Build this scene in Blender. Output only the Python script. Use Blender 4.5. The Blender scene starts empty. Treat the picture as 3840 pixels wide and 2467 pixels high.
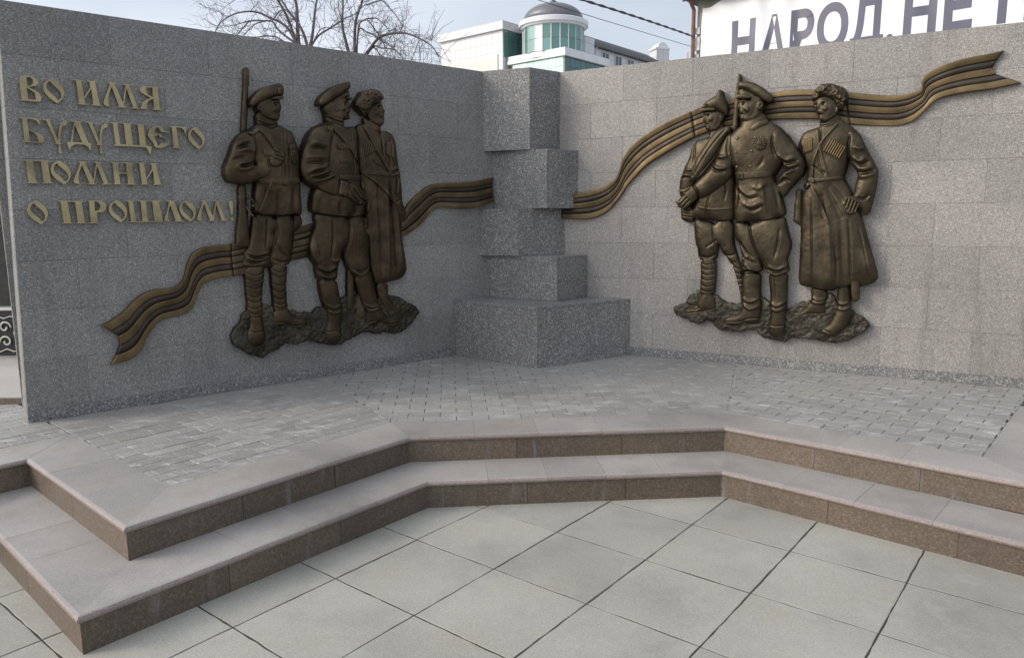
import bpy, bmesh, math, random
import numpy as np
from mathutils import Vector, Matrix
random.seed(7); rng = np.random.default_rng(11)
R = math.radians
# ------------------------------------------------------------------ camera, sky, sun, exposure
scene = bpy.context.scene
COL = scene.collection
cam_d = bpy.data.cameras.new('camera'); cam = bpy.data.objects.new('camera', cam_d); COL.objects.link(cam)
cam_d.sensor_fit = 'HORIZONTAL'; cam_d.sensor_width = 36.0; cam_d.lens = 36.0*2775.73/3840.0
cam_d.clip_start = 0.05; cam_d.clip_end = 3000
right = Vector((0.9999626, -0.0013226, -0.0085513)); down = Vector((-0.008653, -0.1528447, -0.9882123)); fwd = Vector((0, 0.9882493, -0.1528504))
m = Matrix((right, -down, -fwd)).transposed().to_4x4(); m.translation = Vector((0, 0, 1.592)); cam.matrix_world = m
scene.camera = cam
SUN_AZ = 194.0; SUN_EL = 28.0         # direction towards the sun: angle from +X, elevation
world = bpy.data.worlds.new('World'); scene.world = world; world.use_nodes = True
wn = world.node_tree.nodes; wl_ = world.node_tree.links; wn.clear()
wo = wn.new('ShaderNodeOutputWorld'); wb = wn.new('ShaderNodeBackground'); sky = wn.new('ShaderNodeTexSky')
sky.sky_type = 'NISHITA'; sky.sun_disc = False; sky.sun_elevation = R(SUN_EL); sky.sun_rotation = R(90.0-SUN_AZ)
sky.air_density = 1.0; sky.dust_density = 4.5; sky.ozone_density = 1.0
tc = wn.new('ShaderNodeTexCoord'); mp = wn.new('ShaderNodeMapping'); mp.inputs['Scale'].default_value = (1.1, 1.1, 3.2)
nz = wn.new('ShaderNodeTexNoise'); nz.inputs['Scale'].default_value = 1.7; nz.inputs['Detail'].default_value = 5; nz.inputs['Roughness'].default_value = .5
mr = wn.new('ShaderNodeMapRange'); mr.inputs['From Min'].default_value = .36; mr.inputs['From Max'].default_value = .70; mr.inputs['To Min'].default_value = .40; mr.inputs['To Max'].default_value = .80
mx = wn.new('ShaderNodeMix'); mx.data_type = 'RGBA'; mx.inputs['B'].default_value = (5.9, 6.3, 7.0, 1)
wl_.new(tc.outputs['Generated'], mp.inputs['Vector']); wl_.new(mp.outputs['Vector'], nz.inputs['Vector']); wl_.new(nz.outputs['Fac'], mr.inputs['Value'])
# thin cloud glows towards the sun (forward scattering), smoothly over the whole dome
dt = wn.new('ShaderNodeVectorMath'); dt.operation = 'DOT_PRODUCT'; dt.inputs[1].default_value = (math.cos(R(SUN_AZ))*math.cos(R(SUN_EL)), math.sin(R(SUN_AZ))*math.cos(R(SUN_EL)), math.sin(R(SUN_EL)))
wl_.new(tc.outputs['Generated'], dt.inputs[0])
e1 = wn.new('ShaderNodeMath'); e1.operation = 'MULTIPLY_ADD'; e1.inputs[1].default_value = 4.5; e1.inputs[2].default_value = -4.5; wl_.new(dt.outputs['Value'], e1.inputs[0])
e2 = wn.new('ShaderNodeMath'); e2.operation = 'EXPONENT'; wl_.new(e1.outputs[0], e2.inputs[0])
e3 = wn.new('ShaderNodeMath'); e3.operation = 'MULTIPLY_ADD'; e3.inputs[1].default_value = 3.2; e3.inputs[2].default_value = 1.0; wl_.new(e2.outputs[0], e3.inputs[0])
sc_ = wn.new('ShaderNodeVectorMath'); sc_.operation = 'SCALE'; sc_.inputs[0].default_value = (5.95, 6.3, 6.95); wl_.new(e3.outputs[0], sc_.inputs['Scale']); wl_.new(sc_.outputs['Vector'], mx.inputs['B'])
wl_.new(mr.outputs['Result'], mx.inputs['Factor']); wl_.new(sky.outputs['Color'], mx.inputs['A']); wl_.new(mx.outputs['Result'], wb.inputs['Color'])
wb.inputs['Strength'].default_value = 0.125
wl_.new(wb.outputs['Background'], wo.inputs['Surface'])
sun_d = bpy.data.lights.new('sun', 'SUN'); sun = bpy.data.objects.new('sun', sun_d); COL.objects.link(sun)
sun_d.energy = 1.15; sun_d.angle = R(15); sun_d.color = (1.0, .91, .77)
ts = Vector((math.cos(R(SUN_AZ))*math.cos(R(SUN_EL)), math.sin(R(SUN_AZ))*math.cos(R(SUN_EL)), math.sin(R(SUN_EL))))
sun.rotation_euler = ts.to_track_quat('Z', 'Y').to_euler(); sun.location = (-20, 0, 20)
scene.view_settings.view_transform = 'Standard'; scene.view_settings.look = 'None'
scene.view_settings.gamma = 1; scene.view_settings.use_curve_mapping = False
scene.view_settings.exposure = 0.3
scene.render.resolution_x = 1024; scene.render.resolution_y = 657
# ------------------------------------------------------------------ materials
def mat(name):
    mt = bpy.data.materials.new(name); mt.use_nodes = True; nt = mt.node_tree
    return mt, nt, nt.nodes, nt.links, nt.nodes['Principled BSDF']
def N(nt, t, **kw):
    n = nt.nodes.new(t)
    for k, v in kw.items():
        if k in n.inputs: n.inputs[k].default_value = v
        else: setattr(n, k, v)
    return n
def ramp(nt, stops, interp='LINEAR'):
    n = nt.nodes.new('ShaderNodeValToRGB'); n.color_ramp.interpolation = interp
    e = n.color_ramp.elements
    while len(e) < len(stops): e.new(.5)
    for x, (p, c) in zip(e, stops): x.position = p; x.color = (*c, 1) if len(c) == 3 else c
    return n
def mixc(nt, mode, fac, a, b):
    n = nt.nodes.new('ShaderNodeMix'); n.data_type = 'RGBA'; n.blend_type = mode
    for k, v in (('Factor', fac), ('A', a), ('B', b)):
        if isinstance(v, (int, float)): n.inputs[k].default_value = v
        elif isinstance(v, tuple): n.inputs[k].default_value = (*v, 1)
        else: nt.links.new(v, n.inputs[k])
    return n.outputs['Result']
def pos(nt): return nt.nodes.new('ShaderNodeNewGeometry').outputs['Position']
def noise(nt, vec, scale, detail=3, rough=.55):
    n = N(nt, 'ShaderNodeTexNoise', Scale=scale, Detail=detail, Roughness=rough); nt.links.new(vec, n.inputs['Vector']); return n.outputs['Fac']
def granite(name, dark, mid, light, rough=.5, cell=195, vary=.09, warm=(.62, .55, .46), stain=.3):
    mt, nt, nd, lk, bs = mat(name); p = pos(nt)
    v = N(nt, 'ShaderNodeTexVoronoi', Scale=cell); lk.new(p, v.inputs['Vector'])
    sep = nt.nodes.new('ShaderNodeSeparateColor'); lk.new(v.outputs['Color'], sep.inputs['Color'])
    n2 = noise(nt, p, cell*.55, 4, .7)
    ad = N(nt, 'ShaderNodeMath', operation='MULTIPLY_ADD'); lk.new(sep.outputs['Red'], ad.inputs[0]); ad.inputs[1].default_value = .55; lk.new(n2, ad.inputs[2])
    rp = ramp(nt, [(.34, dark), (.62, mid), (.80, mid), (1.0, light)]); sc = N(nt, 'ShaderNodeMath', operation='MULTIPLY'); lk.new(ad.outputs[0], sc.inputs[0]); sc.inputs[1].default_value = .92
    lk.new(sc.outputs[0], rp.inputs['Fac'])
    big = noise(nt, p, 1.3, 5, .6); bm = N(nt, 'ShaderNodeMapRange', **{'From Min': .3, 'From Max': .7, 'To Min': 1-stain*.6, 'To Max': 1+stain*.35}); lk.new(big, bm.inputs['Value'])
    oi = nt.nodes.new('ShaderNodeObjectInfo'); om = N(nt, 'ShaderNodeMapRange', **{'To Min': 1-vary, 'To Max': 1+vary}); lk.new(oi.outputs['Random'], om.inputs['Value'])
    mm = N(nt, 'ShaderNodeMath', operation='MULTIPLY'); lk.new(bm.outputs[0], mm.inputs[0]); lk.new(om.outputs[0], mm.inputs[1])
    c = mixc(nt, 'MULTIPLY', 1.0, rp.outputs['Color'], mm.outputs[0])
    st = noise(nt, p, 2.6, 6, .65); sr = ramp(nt, [(.52, (0, 0, 0)), (.75, (1, 1, 1))]); lk.new(st, sr.inputs['Fac'])
    fm = N(nt, 'ShaderNodeMath', operation='MULTIPLY'); lk.new(sr.outputs['Color'], fm.inputs[0]); fm.inputs[1].default_value = stain
    c = mixc(nt, 'MULTIPLY', fm.outputs[0], c, warm)
    lk.new(c, bs.inputs['Base Color']); bs.inputs['Roughness'].default_value = rough
    bp = N(nt, 'ShaderNodeBump', Strength=.18, Distance=.004); lk.new(n2, bp.inputs['Height']); lk.new(bp.outputs['Normal'], bs.inputs['Normal'])
    return mt
M = {}
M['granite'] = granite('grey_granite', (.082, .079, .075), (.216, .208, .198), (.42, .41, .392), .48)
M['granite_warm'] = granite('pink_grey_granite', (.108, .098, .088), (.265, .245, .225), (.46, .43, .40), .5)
M['granite_dark'] = granite('dark_granite', (.055, .054, .053), (.185, .181, .176), (.46, .45, .435), .45, cell=130, vary=.05)
M['tread'] = granite('tread_stone', (.245, .229, .210), (.315, .297, .274), (.385, .362, .338), .62, cell=260, vary=.09, warm=(.62, .56, .49), stain=.62)
M['riser'] = granite('riser_stone', (.070, .052, .037), (.118, .089, .064), (.185, .143, .106), .5, cell=150, vary=.16, warm=(.7, .6, .5), stain=.35)
M['tile'] = granite('plaza_tile', (.245, .236, .200), (.333, .322, .280), (.425, .412, .362), .75, cell=330, vary=.07, warm=(.68, .62, .48), stain=.48)
M['paver'] = granite('grey_paver', (.175, .167, .152), (.27, .259, .240), (.385, .37, .345), .7, cell=210, vary=.13, warm=(.7, .66, .58), stain=.35)
def flat(name, col, rough=.6, metal=0., nscale=None, namt=.3, bump=0, spec=None):
    mt, nt, nd, lk, bs = mat(name); bs.inputs['Roughness'].default_value = rough; bs.inputs['Metallic'].default_value = metal
    if spec is not None: bs.inputs['Specular IOR Level'].default_value = spec
    if nscale:
        p = pos(nt); f = noise(nt, p, nscale, 5, .6); mr_ = N(nt, 'ShaderNodeMapRange', **{'From Min': .25, 'From Max': .75, 'To Min': 1-namt, 'To Max': 1+namt}); lk.new(f, mr_.inputs['Value'])
        lk.new(mixc(nt, 'MULTIPLY', 1.0, col, mr_.outputs[0]), bs.inputs['Base Color'])
        if bump:
            b = N(nt, 'ShaderNodeBump', Strength=bump, Distance=.01); lk.new(f, b.inputs['Height']); lk.new(b.outputs['Normal'], bs.inputs['Normal'])
    else: bs.inputs['Base Color'].default_value = (*col, 1)
    return mt
# white lime on paver faces: blotches with their own shape
def add_bloom(mt, col, scale, lo, hi, stretch=(1, 1, 1), amt=.6):
    nt = mt.node_tree; lk = nt.links; bs = nt.nodes['Principled BSDF']; src = bs.inputs['Base Color'].links[0].from_socket
    mpn = N(nt, 'ShaderNodeMapping', Scale=stretch); lk.new(pos(nt), mpn.inputs['Vector'])
    f = noise(nt, mpn.outputs['Vector'], scale, 5, .62); r = ramp(nt, [(lo, (0, 0, 0)), (hi, (1, 1, 1))]); lk.new(f, r.inputs['Fac'])
    ml = N(nt, 'ShaderNodeMath', operation='MULTIPLY'); lk.new(r.outputs['Color'], ml.inputs[0]); ml.inputs[1].default_value = amt
    lk.new(mixc(nt, 'MIX', ml.outputs[0], src, col), bs.inputs['Base Color'])
add_bloom(M['paver'], (.44, .44, .435), 7, .55, .69, (1, 2.2, 1), .7)
for k_ in ('granite', 'granite_warm', 'granite_dark'): add_bloom(M[k_], (.105, .098, .086), 2.4, .54, .74, (3.0, 3.0, .32), .38)
add_bloom(M['tile'], (.13, .11, .085), 2.1, .685, .76, (1, 1, 1), .7)
add_bloom(M['tile'], (.39, .385, .355), 4.5, .57, .72, (1, 1, 1), .5)
add_bloom(M['riser'], (.25, .26, .27), 4, .58, .76, (2.2, 2.2, .35), .6)
add_bloom(M['tread'], (.235, .215, .192), 2.6, .50, .74, (1, 1, 1), .55)
add_bloom(M['tread'], (.15, .13, .11), 3.7, .70, .80, (1, 1, 1), .5)
def bronze(name, col, hi, rough, nscale=26):
    mt, nt, nd, lk, bs = mat(name); p = pos(nt)
    f = noise(nt, p, 7, 6, .6); r = ramp(nt, [(.30, tuple(c*.55 for c in col)), (.52, col), (.72, tuple(c*.8+h*.35 for c, h in zip(col, hi)))]); lk.new(f, r.inputs['Fac'])
    g = nt.nodes.new('ShaderNodeNewGeometry'); pr = ramp(nt, [(.50, (0, 0, 0)), (.60, (1, 1, 1))]); lk.new(g.outputs['Pointiness'], pr.inputs['Fac'])
    k = N(nt, 'ShaderNodeMath', operation='MULTIPLY'); lk.new(pr.outputs['Color'], k.inputs[0]); k.inputs[1].default_value = .55
    lk.new(mixc(nt, 'MIX', k.outputs[0], r.outputs['Color'], hi), bs.inputs['Base Color'])
    bs.inputs['Metallic'].default_value = .88; bs.inputs['Roughness'].default_value = rough
    rr = N(nt, 'ShaderNodeMapRange', **{'To Min': rough-.14, 'To Max': rough+.16}); lk.new(noise(nt, p, 11, 4, .6), rr.inputs['Value']); lk.new(rr.outputs[0], bs.inputs['Roughness'])
    bmp = N(nt, 'ShaderNodeBump', Strength=.18, Distance=.004); lk.new(noise(nt, p, nscale*3, 4, .65), bmp.inputs['Height']); lk.new(bmp.outputs['Normal'], bs.inputs['Normal'])
    return mt
M['bronze'] = bronze('patinated_bronze', (.066, .052, .033), (.165, .132, .083), .45)
M['bronze_dark'] = bronze('dark_bronze', (.068, .050, .031), (.165, .128, .078), .44)
M['bronze_rock'] = bronze('rough_bronze', (.060, .054, .042), (.15, .13, .10), .55, 60)
M['gold'] = bronze('gold_bronze', (.138, .098, .051), (.23, .17, .088), .52)
M['black_bronze'] = bronze('blackened_bronze', (.060, .049, .041), (.10, .085, .07), .52)
M['letter'] = bronze('brass', (.40, .330, .185), (.52, .44, .26), .45, 40); M['letter'].node_tree.nodes['Principled BSDF'].inputs['Metallic'].default_value = .55
M['joint'] = flat('joint_mortar', (.19, .185, .175), .9)
M['nosing'] = granite('polished_nosing', (.15, .115, .10), (.235, .185, .165), (.33, .27, .245), .4, cell=260, vary=.1, stain=.15)
M['moss'] = flat('joint_soil', (.042, .040, .030), .95)
M['core'] = flat('concrete_core', (.17, .165, .155), .85, nscale=6)
# ------------------------------------------------------------------ mesh helpers
def link(o, parent=None):
    COL.objects.link(o)
    if parent is not None: o.parent = parent
    return o
def mk(name, verts, faces, material, parent=None, smooth=False, loc=None):
    me = bpy.data.meshes.new(name); me.from_pydata([tuple(v) for v in verts], [], [tuple(f) for f in faces]); me.update()
    if smooth: me.polygons.foreach_set('use_smooth', [True]*len(me.polygons))
    if material is not None: me.materials.append(material)
    o = bpy.data.objects.new(name, me)
    if loc is not None: o.location = loc
    return link(o, parent)
def inst(name, me, parent=None, loc=(0, 0, 0), rz=0):
    o = bpy.data.objects.new(name, me); o.location = loc; o.rotation_euler = (0, 0, rz); return link(o, parent)
def empty(name, loc=(0, 0, 0), rz=0):
    o = bpy.data.objects.new(name, None); o.location = loc; o.rotation_euler = (0, 0, rz); o.empty_display_size = .2; return link(o)
def tag(o, label, cat, group=None):
    o['label'] = label; o['category'] = cat
    if group: o['group'] = group
    return o
def struct(o): o['kind'] = 'structure'; return o
class MB:
    def __init__(s): s.v = []; s.f = []
    def add(s, vs, fs):
        b = len(s.v); s.v += [tuple(q) for q in vs]; s.f += [tuple(b+i for i in f) for f in fs]; return s
    def box(s, x0, x1, y0, y1, z0, z1):
        return s.add([(x0, y0, z0), (x1, y0, z0), (x1, y1, z0), (x0, y1, z0), (x0, y0, z1), (x1, y0, z1), (x1, y1, z1), (x0, y1, z1)],
                     [(3, 2, 1, 0), (4, 5, 6, 7), (0, 1, 5, 4), (1, 2, 6, 5), (2, 3, 7, 6), (3, 0, 4, 7)])
    def prism(s, poly, z0, z1, ch=0.0):
        n = len(poly); a = sum(poly[i][0]*poly[(i+1) % n][1]-poly[(i+1) % n][0]*poly[i][1] for i in range(n))
        if a < 0: poly = poly[::-1]
        vs = [(x, y, z0) for x, y in poly]+[(x, y, z1-ch) for x, y in poly]
        fs = [tuple(range(n))[::-1]]+[(i, (i+1) % n, n+(i+1) % n, n+i) for i in range(n)]
        if ch:
            cx = sum(p[0] for p in poly)/n; cy = sum(p[1] for p in poly)/n
            for x, y in poly:
                d = math.hypot(x-cx, y-cy); k = max(0, 1-1.3*ch/max(d, 1e-6)); vs.append((cx+(x-cx)*k, cy+(y-cy)*k, z1))
            fs += [(n+i, n+(i+1) % n, 2*n+(i+1) % n, 2*n+i) for i in range(n)]; fs.append(tuple(range(2*n, 3*n)))
        else: fs.append(tuple(range(n, 2*n)))
        return s.add(vs, fs)
    def tube(s, pts, rad, n=6):
        pts = [Vector(p) for p in pts]; k = len(pts); vs = []; fs = []
        for i, p in enumerate(pts):
            t = (pts[min(i+1, k-1)]-pts[max(i-1, 0)]); t = t.normalized() if t.length > 1e-9 else Vector((0, 0, 1))
            a = t.orthogonal().normalized() if i == 0 else (pa-t*pa.dot(t)).normalized() if (pa-t*pa.dot(t)).length > 1e-6 else t.orthogonal().normalized()
            pa = a; b = t.cross(a); r = rad[i] if hasattr(rad, '__len__') else rad
            for j in range(n):
                an = 2*math.pi*j/n; vs.append(p+a*(r*math.cos(an))+b*(r*math.sin(an)))
        for i in range(k-1):
            for j in range(n): fs.append((i*n+j, i*n+(j+1) % n, (i+1)*n+(j+1) % n, (i+1)*n+j))
        fs.append(tuple(range(n))[::-1]); fs.append(tuple((k-1)*n+j for j in range(n)))
        return s.add(vs, fs)
    def lathe(s, cx, cy, prof, n=32):
        vs = []; fs = []; k = len(prof)
        for r, z in prof:
            for j in range(n): an = 2*math.pi*j/n; vs.append((cx+r*math.cos(an), cy+r*math.sin(an), z))
        for i in range(k-1):
            for j in range(n): fs.append((i*n+j, i*n+(j+1) % n, (i+1)*n+(j+1) % n, (i+1)*n+j))
        return s.add(vs, fs)
    def build(s, name, material, parent=None, smooth=False, loc=None): return mk(name, s.v, s.f, material, parent, smooth, loc)
def clip(poly, a, b):
    """keep the part of a convex polygon left of the line a->b"""
    out = []; n = len(poly)
    sd = lambda p: (b[0]-a[0])*(p[1]-a[1])-(b[1]-a[1])*(p[0]-a[0])
    for i in range(n):
        p, q = poly[i], poly[(i+1) % n]; sp, sq = sd(p), sd(q)
        if sp >= 0: out.append(p)
        if (sp >= 0) != (sq >= 0): t = sp/(sp-sq); out.append((p[0]+(q[0]-p[0])*t, p[1]+(q[1]-p[1])*t))
    return out
def clipto(poly, reg):
    for i in range(len(reg)):
        poly = clip(poly, reg[i], reg[(i+1) % len(reg)])
        if len(poly) < 3: return []
    return poly
def area(p): return abs(sum(p[i][0]*p[(i+1) % len(p)][1]-p[(i+1) % len(p)][0]*p[i][1] for i in range(len(p))))/2
def ccw(p): return p if sum(p[i][0]*p[(i+1) % len(p)][1]-p[(i+1) % len(p)][0]*p[i][1] for i in range(len(p))) > 0 else p[::-1]
# ------------------------------------------------------------------ ground and plaza tiles
Z1, Z2 = .155, .31
ground = struct(mk('ground', [(-600, -200, -.06), (600, -200, -.06), (600, 1200, -.06), (-600, 1200, -.06)], [(0, 1, 2, 3)], flat('far_paving', (.30, .295, .275), .9, nscale=3, namt=.15)))
plaza = struct(mk('plaza_pavement', [(-7, -4, -.0024), (7, -4, -.0024), (7, 6, -.0024), (-7, 6, -.0024)], [(0, 1, 2, 3)], M['moss']))
G0 = Vector((-.794, 3.088)); GA = Vector((.390, -.313)); GB = Vector((.313, .390)); TS = .5; GANG = math.atan2(GA.y, GA.x)
tile_me = []
for k in range(6):
    g = .0036; h = TS/2-g; pts = []
    for (cx, cy), (dx, dy) in zip([(-h, -h), (h, -h), (h, h), (-h, h)], [(1, 0), (0, 1), (-1, 0), (0, -1)]):
        for q in range(9):
            t = q/9*2*h; w = random.uniform(-.0022, .0022) if q else 0
            pts.append((cx+dx*t-dy*w, cy+dy*t+dx*w))
    o_ = MB().prism(pts, -.011, 0, .0012); me = bpy.data.meshes.new('tile'); me.from_pydata(o_.v, [], o_.f); me.update(); me.materials.append(M['tile']); tile_me.append(me)
stepreg = [(-1.594, 2.52), (-.472, 3.88), (1.18, 4.01), (2.487, 2.83)]
for a in range(-8, 14):
    for b in range(-12, 9):
        c = G0+GA*(a+.5)+GB*(b+.5)
        if not (-4.2 < c.x < 4.2 and -.6 < c.y < 4.7): continue
        # skip tiles wholly under the steps
        inside = (c.y-3.88 > .08*(c.x+.47)+.36 and c.x > -.9 and c.x < 1.5) or (c.x <= -.9 and c.y > 3.2+1.15*(c.x+.9)+.45 and c.y > 3.0-.92*(c.x+1.6)+.2 and c.x > -2.4) or (c.x >= 1.5 and c.y > 3.75-.9*(c.x-1.5)+.4 and c.x < 2.5)
        if inside: continue
        o = inst('tile', tile_me[(a*7+b*3) % 6], plaza, (c.x, c.y, random.uniform(-.0012, .0008)), GANG+random.choice((0, 1, 2, 3))*math.pi/2)
        o.rotation_euler.x = random.uniform(-.0015, .0015)
# ------------------------------------------------------------------ stepped platform
def unit(a): return (math.cos(a), math.sin(a))
LOW = [(-4.2, 1.467), (-2.567, 3.412), (-1.594, 2.52), (-.472, 3.88), (1.18, 4.01), (2.487, 2.83), (3.5, 3.97), (5.2, 2.4)]
UPP = [(-3.95, 2.28), (-2.626, 3.856), (-1.634, 2.955), (-.610, 4.196), (1.288, 4.352), (2.508, 3.310), (3.40, 4.33), (5.0, 3.0)]
BACK = [(6.5, 5.5), (3.5, 9.0), (0, 9.6), (-3.5, 9.0), (-6.5, 5.2)]
def offset_line(pl, d):
    out = []; n = len(pl)
    for i in range(n):
        a = Vector(pl[max(i-1, 0)]); b = Vector(pl[i]); c = Vector(pl[min(i+1, n-1)])
        n1 = (b-a) if i else (c-b); n2 = (c-b) if i < n-1 else (b-a)
        n1 = Vector((-n1.y, n1.x)).normalized(); n2 = Vector((-n2.y, n2.x)).normalized()
        k = d/(1+n1.dot(n2)); out.append(b+(n1+n2)*k)
    return [(q.x, q.y) for q in out]
core = MB()
lowc = offset_line(LOW, .035); uppc = offset_line(UPP, .035)
core.prism(lowc+BACK, -.05, Z1-.031); core.prism(uppc+BACK, Z1-.032, Z2-.046)
platform = struct(core.build('stepped_platform', M['core']))
def tread_row(pl, width, z, spacing, thick=.03, over=.013):
    """bullnosed slabs along the front line, mitred at the corners; front edge overhangs the riser"""
    fr = offset_line(pl, -over); bk = offset_line(pl, width)
    prof = [(0.012, z-thick), (.003, z-thick+.004), (0, z-thick*.55), (.002, z-.010), (.008, z-.003), (.018, z), (width+over, z), (width+over, z-thick)]
    for i in range(len(pl)-1):
        a, b, c, d = Vector(fr[i]), Vector(fr[i+1]), Vector(bk[i]), Vector(bk[i+1]); Lg = (b-a).length; n = max(1, round(Lg/spacing)); u_ = (b-a).normalized()
        lo_ = max(0, (c-a).dot(u_)); hi_ = Lg-max(0, (b-d).dot(u_)); cuts = [0]+[k*Lg/n for k in range(1, n) if lo_+.06 < k*Lg/n < hi_-.06]+[Lg]; n = len(cuts)-1
        for k in range(n):
            t0, t1 = cuts[k]/Lg, cuts[k+1]/Lg; g = .0006/Lg
            if k: t0 += g
            if k < n-1: t1 -= g
            vs = []
            for t in (t0, t1):
                e0 = a.lerp(b, t); e1 = c.lerp(d, t)
                # cut square to the edge except at the mitres
                if 0 < t < 1:
                    u = (b-a).normalized(); nn = Vector((-u.y, u.x)); e1 = e0+nn*(width+over)
                for s_, zz in prof: q = e0.lerp(e1, s_/(width+over)); vs.append((q.x, q.y, zz))
            m_ = len(prof); fs = [(j, (j+1) % m_, m_+(j+1) % m_, m_+j) for j in range(m_)]+[tuple(range(m_))[::-1], tuple(range(m_, 2*m_))]
            dz = random.uniform(-.0008, .0008)
            o = mk('tread', [(x, y, zz+dz) for x, y, zz in vs], fs, M['tread'], platform); o.data.materials.append(M['nosing'])
            for j in range(4): o.data.polygons[j].material_index = 1
def riser_row(pl, z0, z1, spacing, thick=.02):
    bk = offset_line(pl, thick)
    for i in range(len(pl)-1):
        a, b, c, d = Vector(pl[i]), Vector(pl[i+1]), Vector(bk[i]), Vector(bk[i+1]); Lg = (b-a).length; n = max(1, round(Lg/spacing))
        for k in range(n):
            t0, t1 = k/n, (k+1)/n; g = .0012/Lg
            if k: t0 += g
            if k < n-1: t1 -= g
            P = [a.lerp(b, t0), a.lerp(b, t1), c.lerp(d, t1), c.lerp(d, t0)]
            MB().prism([(q.x, q.y) for q in P], z0, z1).build('riser', M['riser'], platform)
tread_row(LOW, .36, Z1, .345); riser_row(LOW, -.008, Z1-.031, .56)
tread_row(UPP, .3155, Z2, .345); riser_row(UPP, Z1+.0006, Z2-.031, .56)
# pavers: running bond along each side, mitred joints between the three fields
PLn, PWd = .208, .1035
_f = offset_line(UPP, .318); FL, FML, FMR, FR = _f[2], _f[3], _f[4], _f[5]; EL, ER = _f[1], _f[6]
WLa = (-3.072, 4.550); uLx, uLy = math.cos(R(40.4)), math.sin(R(40.4)); CORN = (.0713, 7.2249); uRx, uRy = math.cos(R(-28.5)), math.sin(R(-28.5))
WRe = (CORN[0]+uRx*4.3, CORN[1]+uRy*4.3)
def onwall(side, s, off=0): return (WLa[0]+uLx*s+uLy*off, WLa[1]+uLy*s-uLx*off) if side == 'L' else (CORN[0]+uRx*s+uRy*off, CORN[1]+uRy*s-uRx*off)
ML = onwall('L', 2.02, -.03); MR = onwall('R', 2.09, -.05)
fields = [(ccw([FL, FML, ML, (EL[0]*1.42-FL[0]*.42, EL[1]*1.42-FL[1]*.42)]), 49.9, FL),
          (ccw([FML, FMR, MR, onwall('R', .0, -.05), onwall('L', 4.1, -.05), ML]), 4.7, FML),
          (ccw([FMR, FR, (ER[0]*1.5-FR[0]*.5, ER[1]*1.5-FR[1]*.5), MR]), -40.5, FR),
          (ccw([EL, _f[0], (-5.4, 4.6), (-4.2, 5.75), (EL[0]*1.42-FL[0]*.42, EL[1]*1.42-FL[1]*.42)]), 49.9, FL),
          (ccw([ER, _f[7], (5.9, 5.0), (4.4, 6.2), (ER[0]*1.5-FR[0]*.5, ER[1]*1.5-FR[1]*.5)]), -40.5, FR)]
allp = []
for reg, ang, org in fields:
    ca, sa = math.cos(R(ang)), math.sin(R(ang)); to = lambda u, v: (org[0]+ca*u-sa*v, org[1]+sa*u+ca*v)
    for j in range(-20, 40):
        for i in range(-30, 30):
            u0 = i*PLn+(j % 2)*PLn*.5+(.05 if ang > 40 else 0); v0 = j*PWd; g = .0016
            q = [to(u0+g, v0+g), to(u0+PLn-g, v0+g), to(u0+PLn-g, v0+PWd-g), to(u0+g, v0+PWd-g)]
            c = clipto(q, reg)
            if len(c) < 3 or area(c) < .0012: continue
            cx = sum(p[0] for p in c)/len(c); cy = sum(p[1] for p in c)/len(c)
            # behind the walls?
            if (cx-WLa[0])*uLy-(cy-WLa[1])*uLx < -.03 and cx > -3.0 and cx < .2: continue
            if cx > 0 and (cx-CORN[0])*uRy*1+(-(cy-CORN[1]))*uRx < -.03 and cx < 3.6: continue
            allp.append((cx*cx+cy*cy+(0 if -3 < cx < 3.2 else 50), c, cx, cy, len(c) == 4 and abs(area(c)-(PLn-2*g)*(PWd-2*g)) < 1e-6, ang))
allp.sort(key=lambda t: t[0])
paver_me = []
for k in range(3):
    g = .0016; b_ = MB().prism([(-PLn/2+g, -PWd/2+g), (PLn/2-g, -PWd/2+g), (PLn/2-g, PWd/2-g), (-PLn/2+g, PWd/2-g)], -.043, 0, .0025)
    me = bpy.data.meshes.new('paver'); me.from_pydata(b_.v, [], b_.f); me.update(); me.materials.append(M['paver']); paver_me.append(me)
rest = MB()
for n, (dd, c, cx, cy, whole, ang) in enumerate(allp):
    dz = random.uniform(-.0015, .0012)
    if n < 295:
        if whole:
            o = inst('paver', paver_me[n % 3], platform, (cx, cy, Z2+dz), R(ang)+(math.pi if random.random() < .5 else 0)); o.rotation_euler.x = random.uniform(-.006, .006)
        else: MB().prism([(x-cx, y-cy) for x, y in c], -.043, 0, .0025).build('paver', M['paver'], platform, loc=(cx, cy, Z2+dz))
    else: rest.prism(c, Z2-.043, Z2+dz, .0025)
ro = rest.build('far_pavers', M['paver'], platform); ro['kind'] = 'stuff'
print('pavers', len(allp))
# ------------------------------------------------------------------ walls of granite slabs
A_L, A_R = R(40.4), R(-28.5)
HJ = [.312, .385, .70, 1.015, 1.33, 1.645, 1.955, 2.26, 2.565, 2.868]
def slab_mesh(w, h, mt, lean0=0., lean1=0., th=.03):
    g = .0009; ch = .0010
    x0, x1, y0, y1 = g, w-g, g, h-g
    f = lambda x, z, c: (x+(lean0*z/h if x < w/2 else lean1*z/h), -c, z)
    vs = [f(x0, y0, -th), f(x1, y0, -th), f(x1, y1, -th), f(x0, y1, -th), f(x0, y0, -ch), f(x1, y0, -ch), f(x1, y1, -ch), f(x0, y1, -ch),
          f(x0+ch, y0+ch, 0), f(x1-ch, y0+ch, 0), f(x1-ch, y1-ch, 0), f(x0+ch, y1-ch, 0)]
    fs = [(3, 2, 1, 0)[::-1], (8, 9, 10, 11)]+[(i, (i+1) % 4, 4+(i+1) % 4, 4+i) for i in range(4)]+[(4+i, 4+(i+1) % 4, 8+(i+1) % 4, 8+i) for i in range(4)]
    me = bpy.data.meshes.new('slab'); me.from_pydata(vs, [], fs); me.update(); me.materials.append(mt); return me
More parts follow.
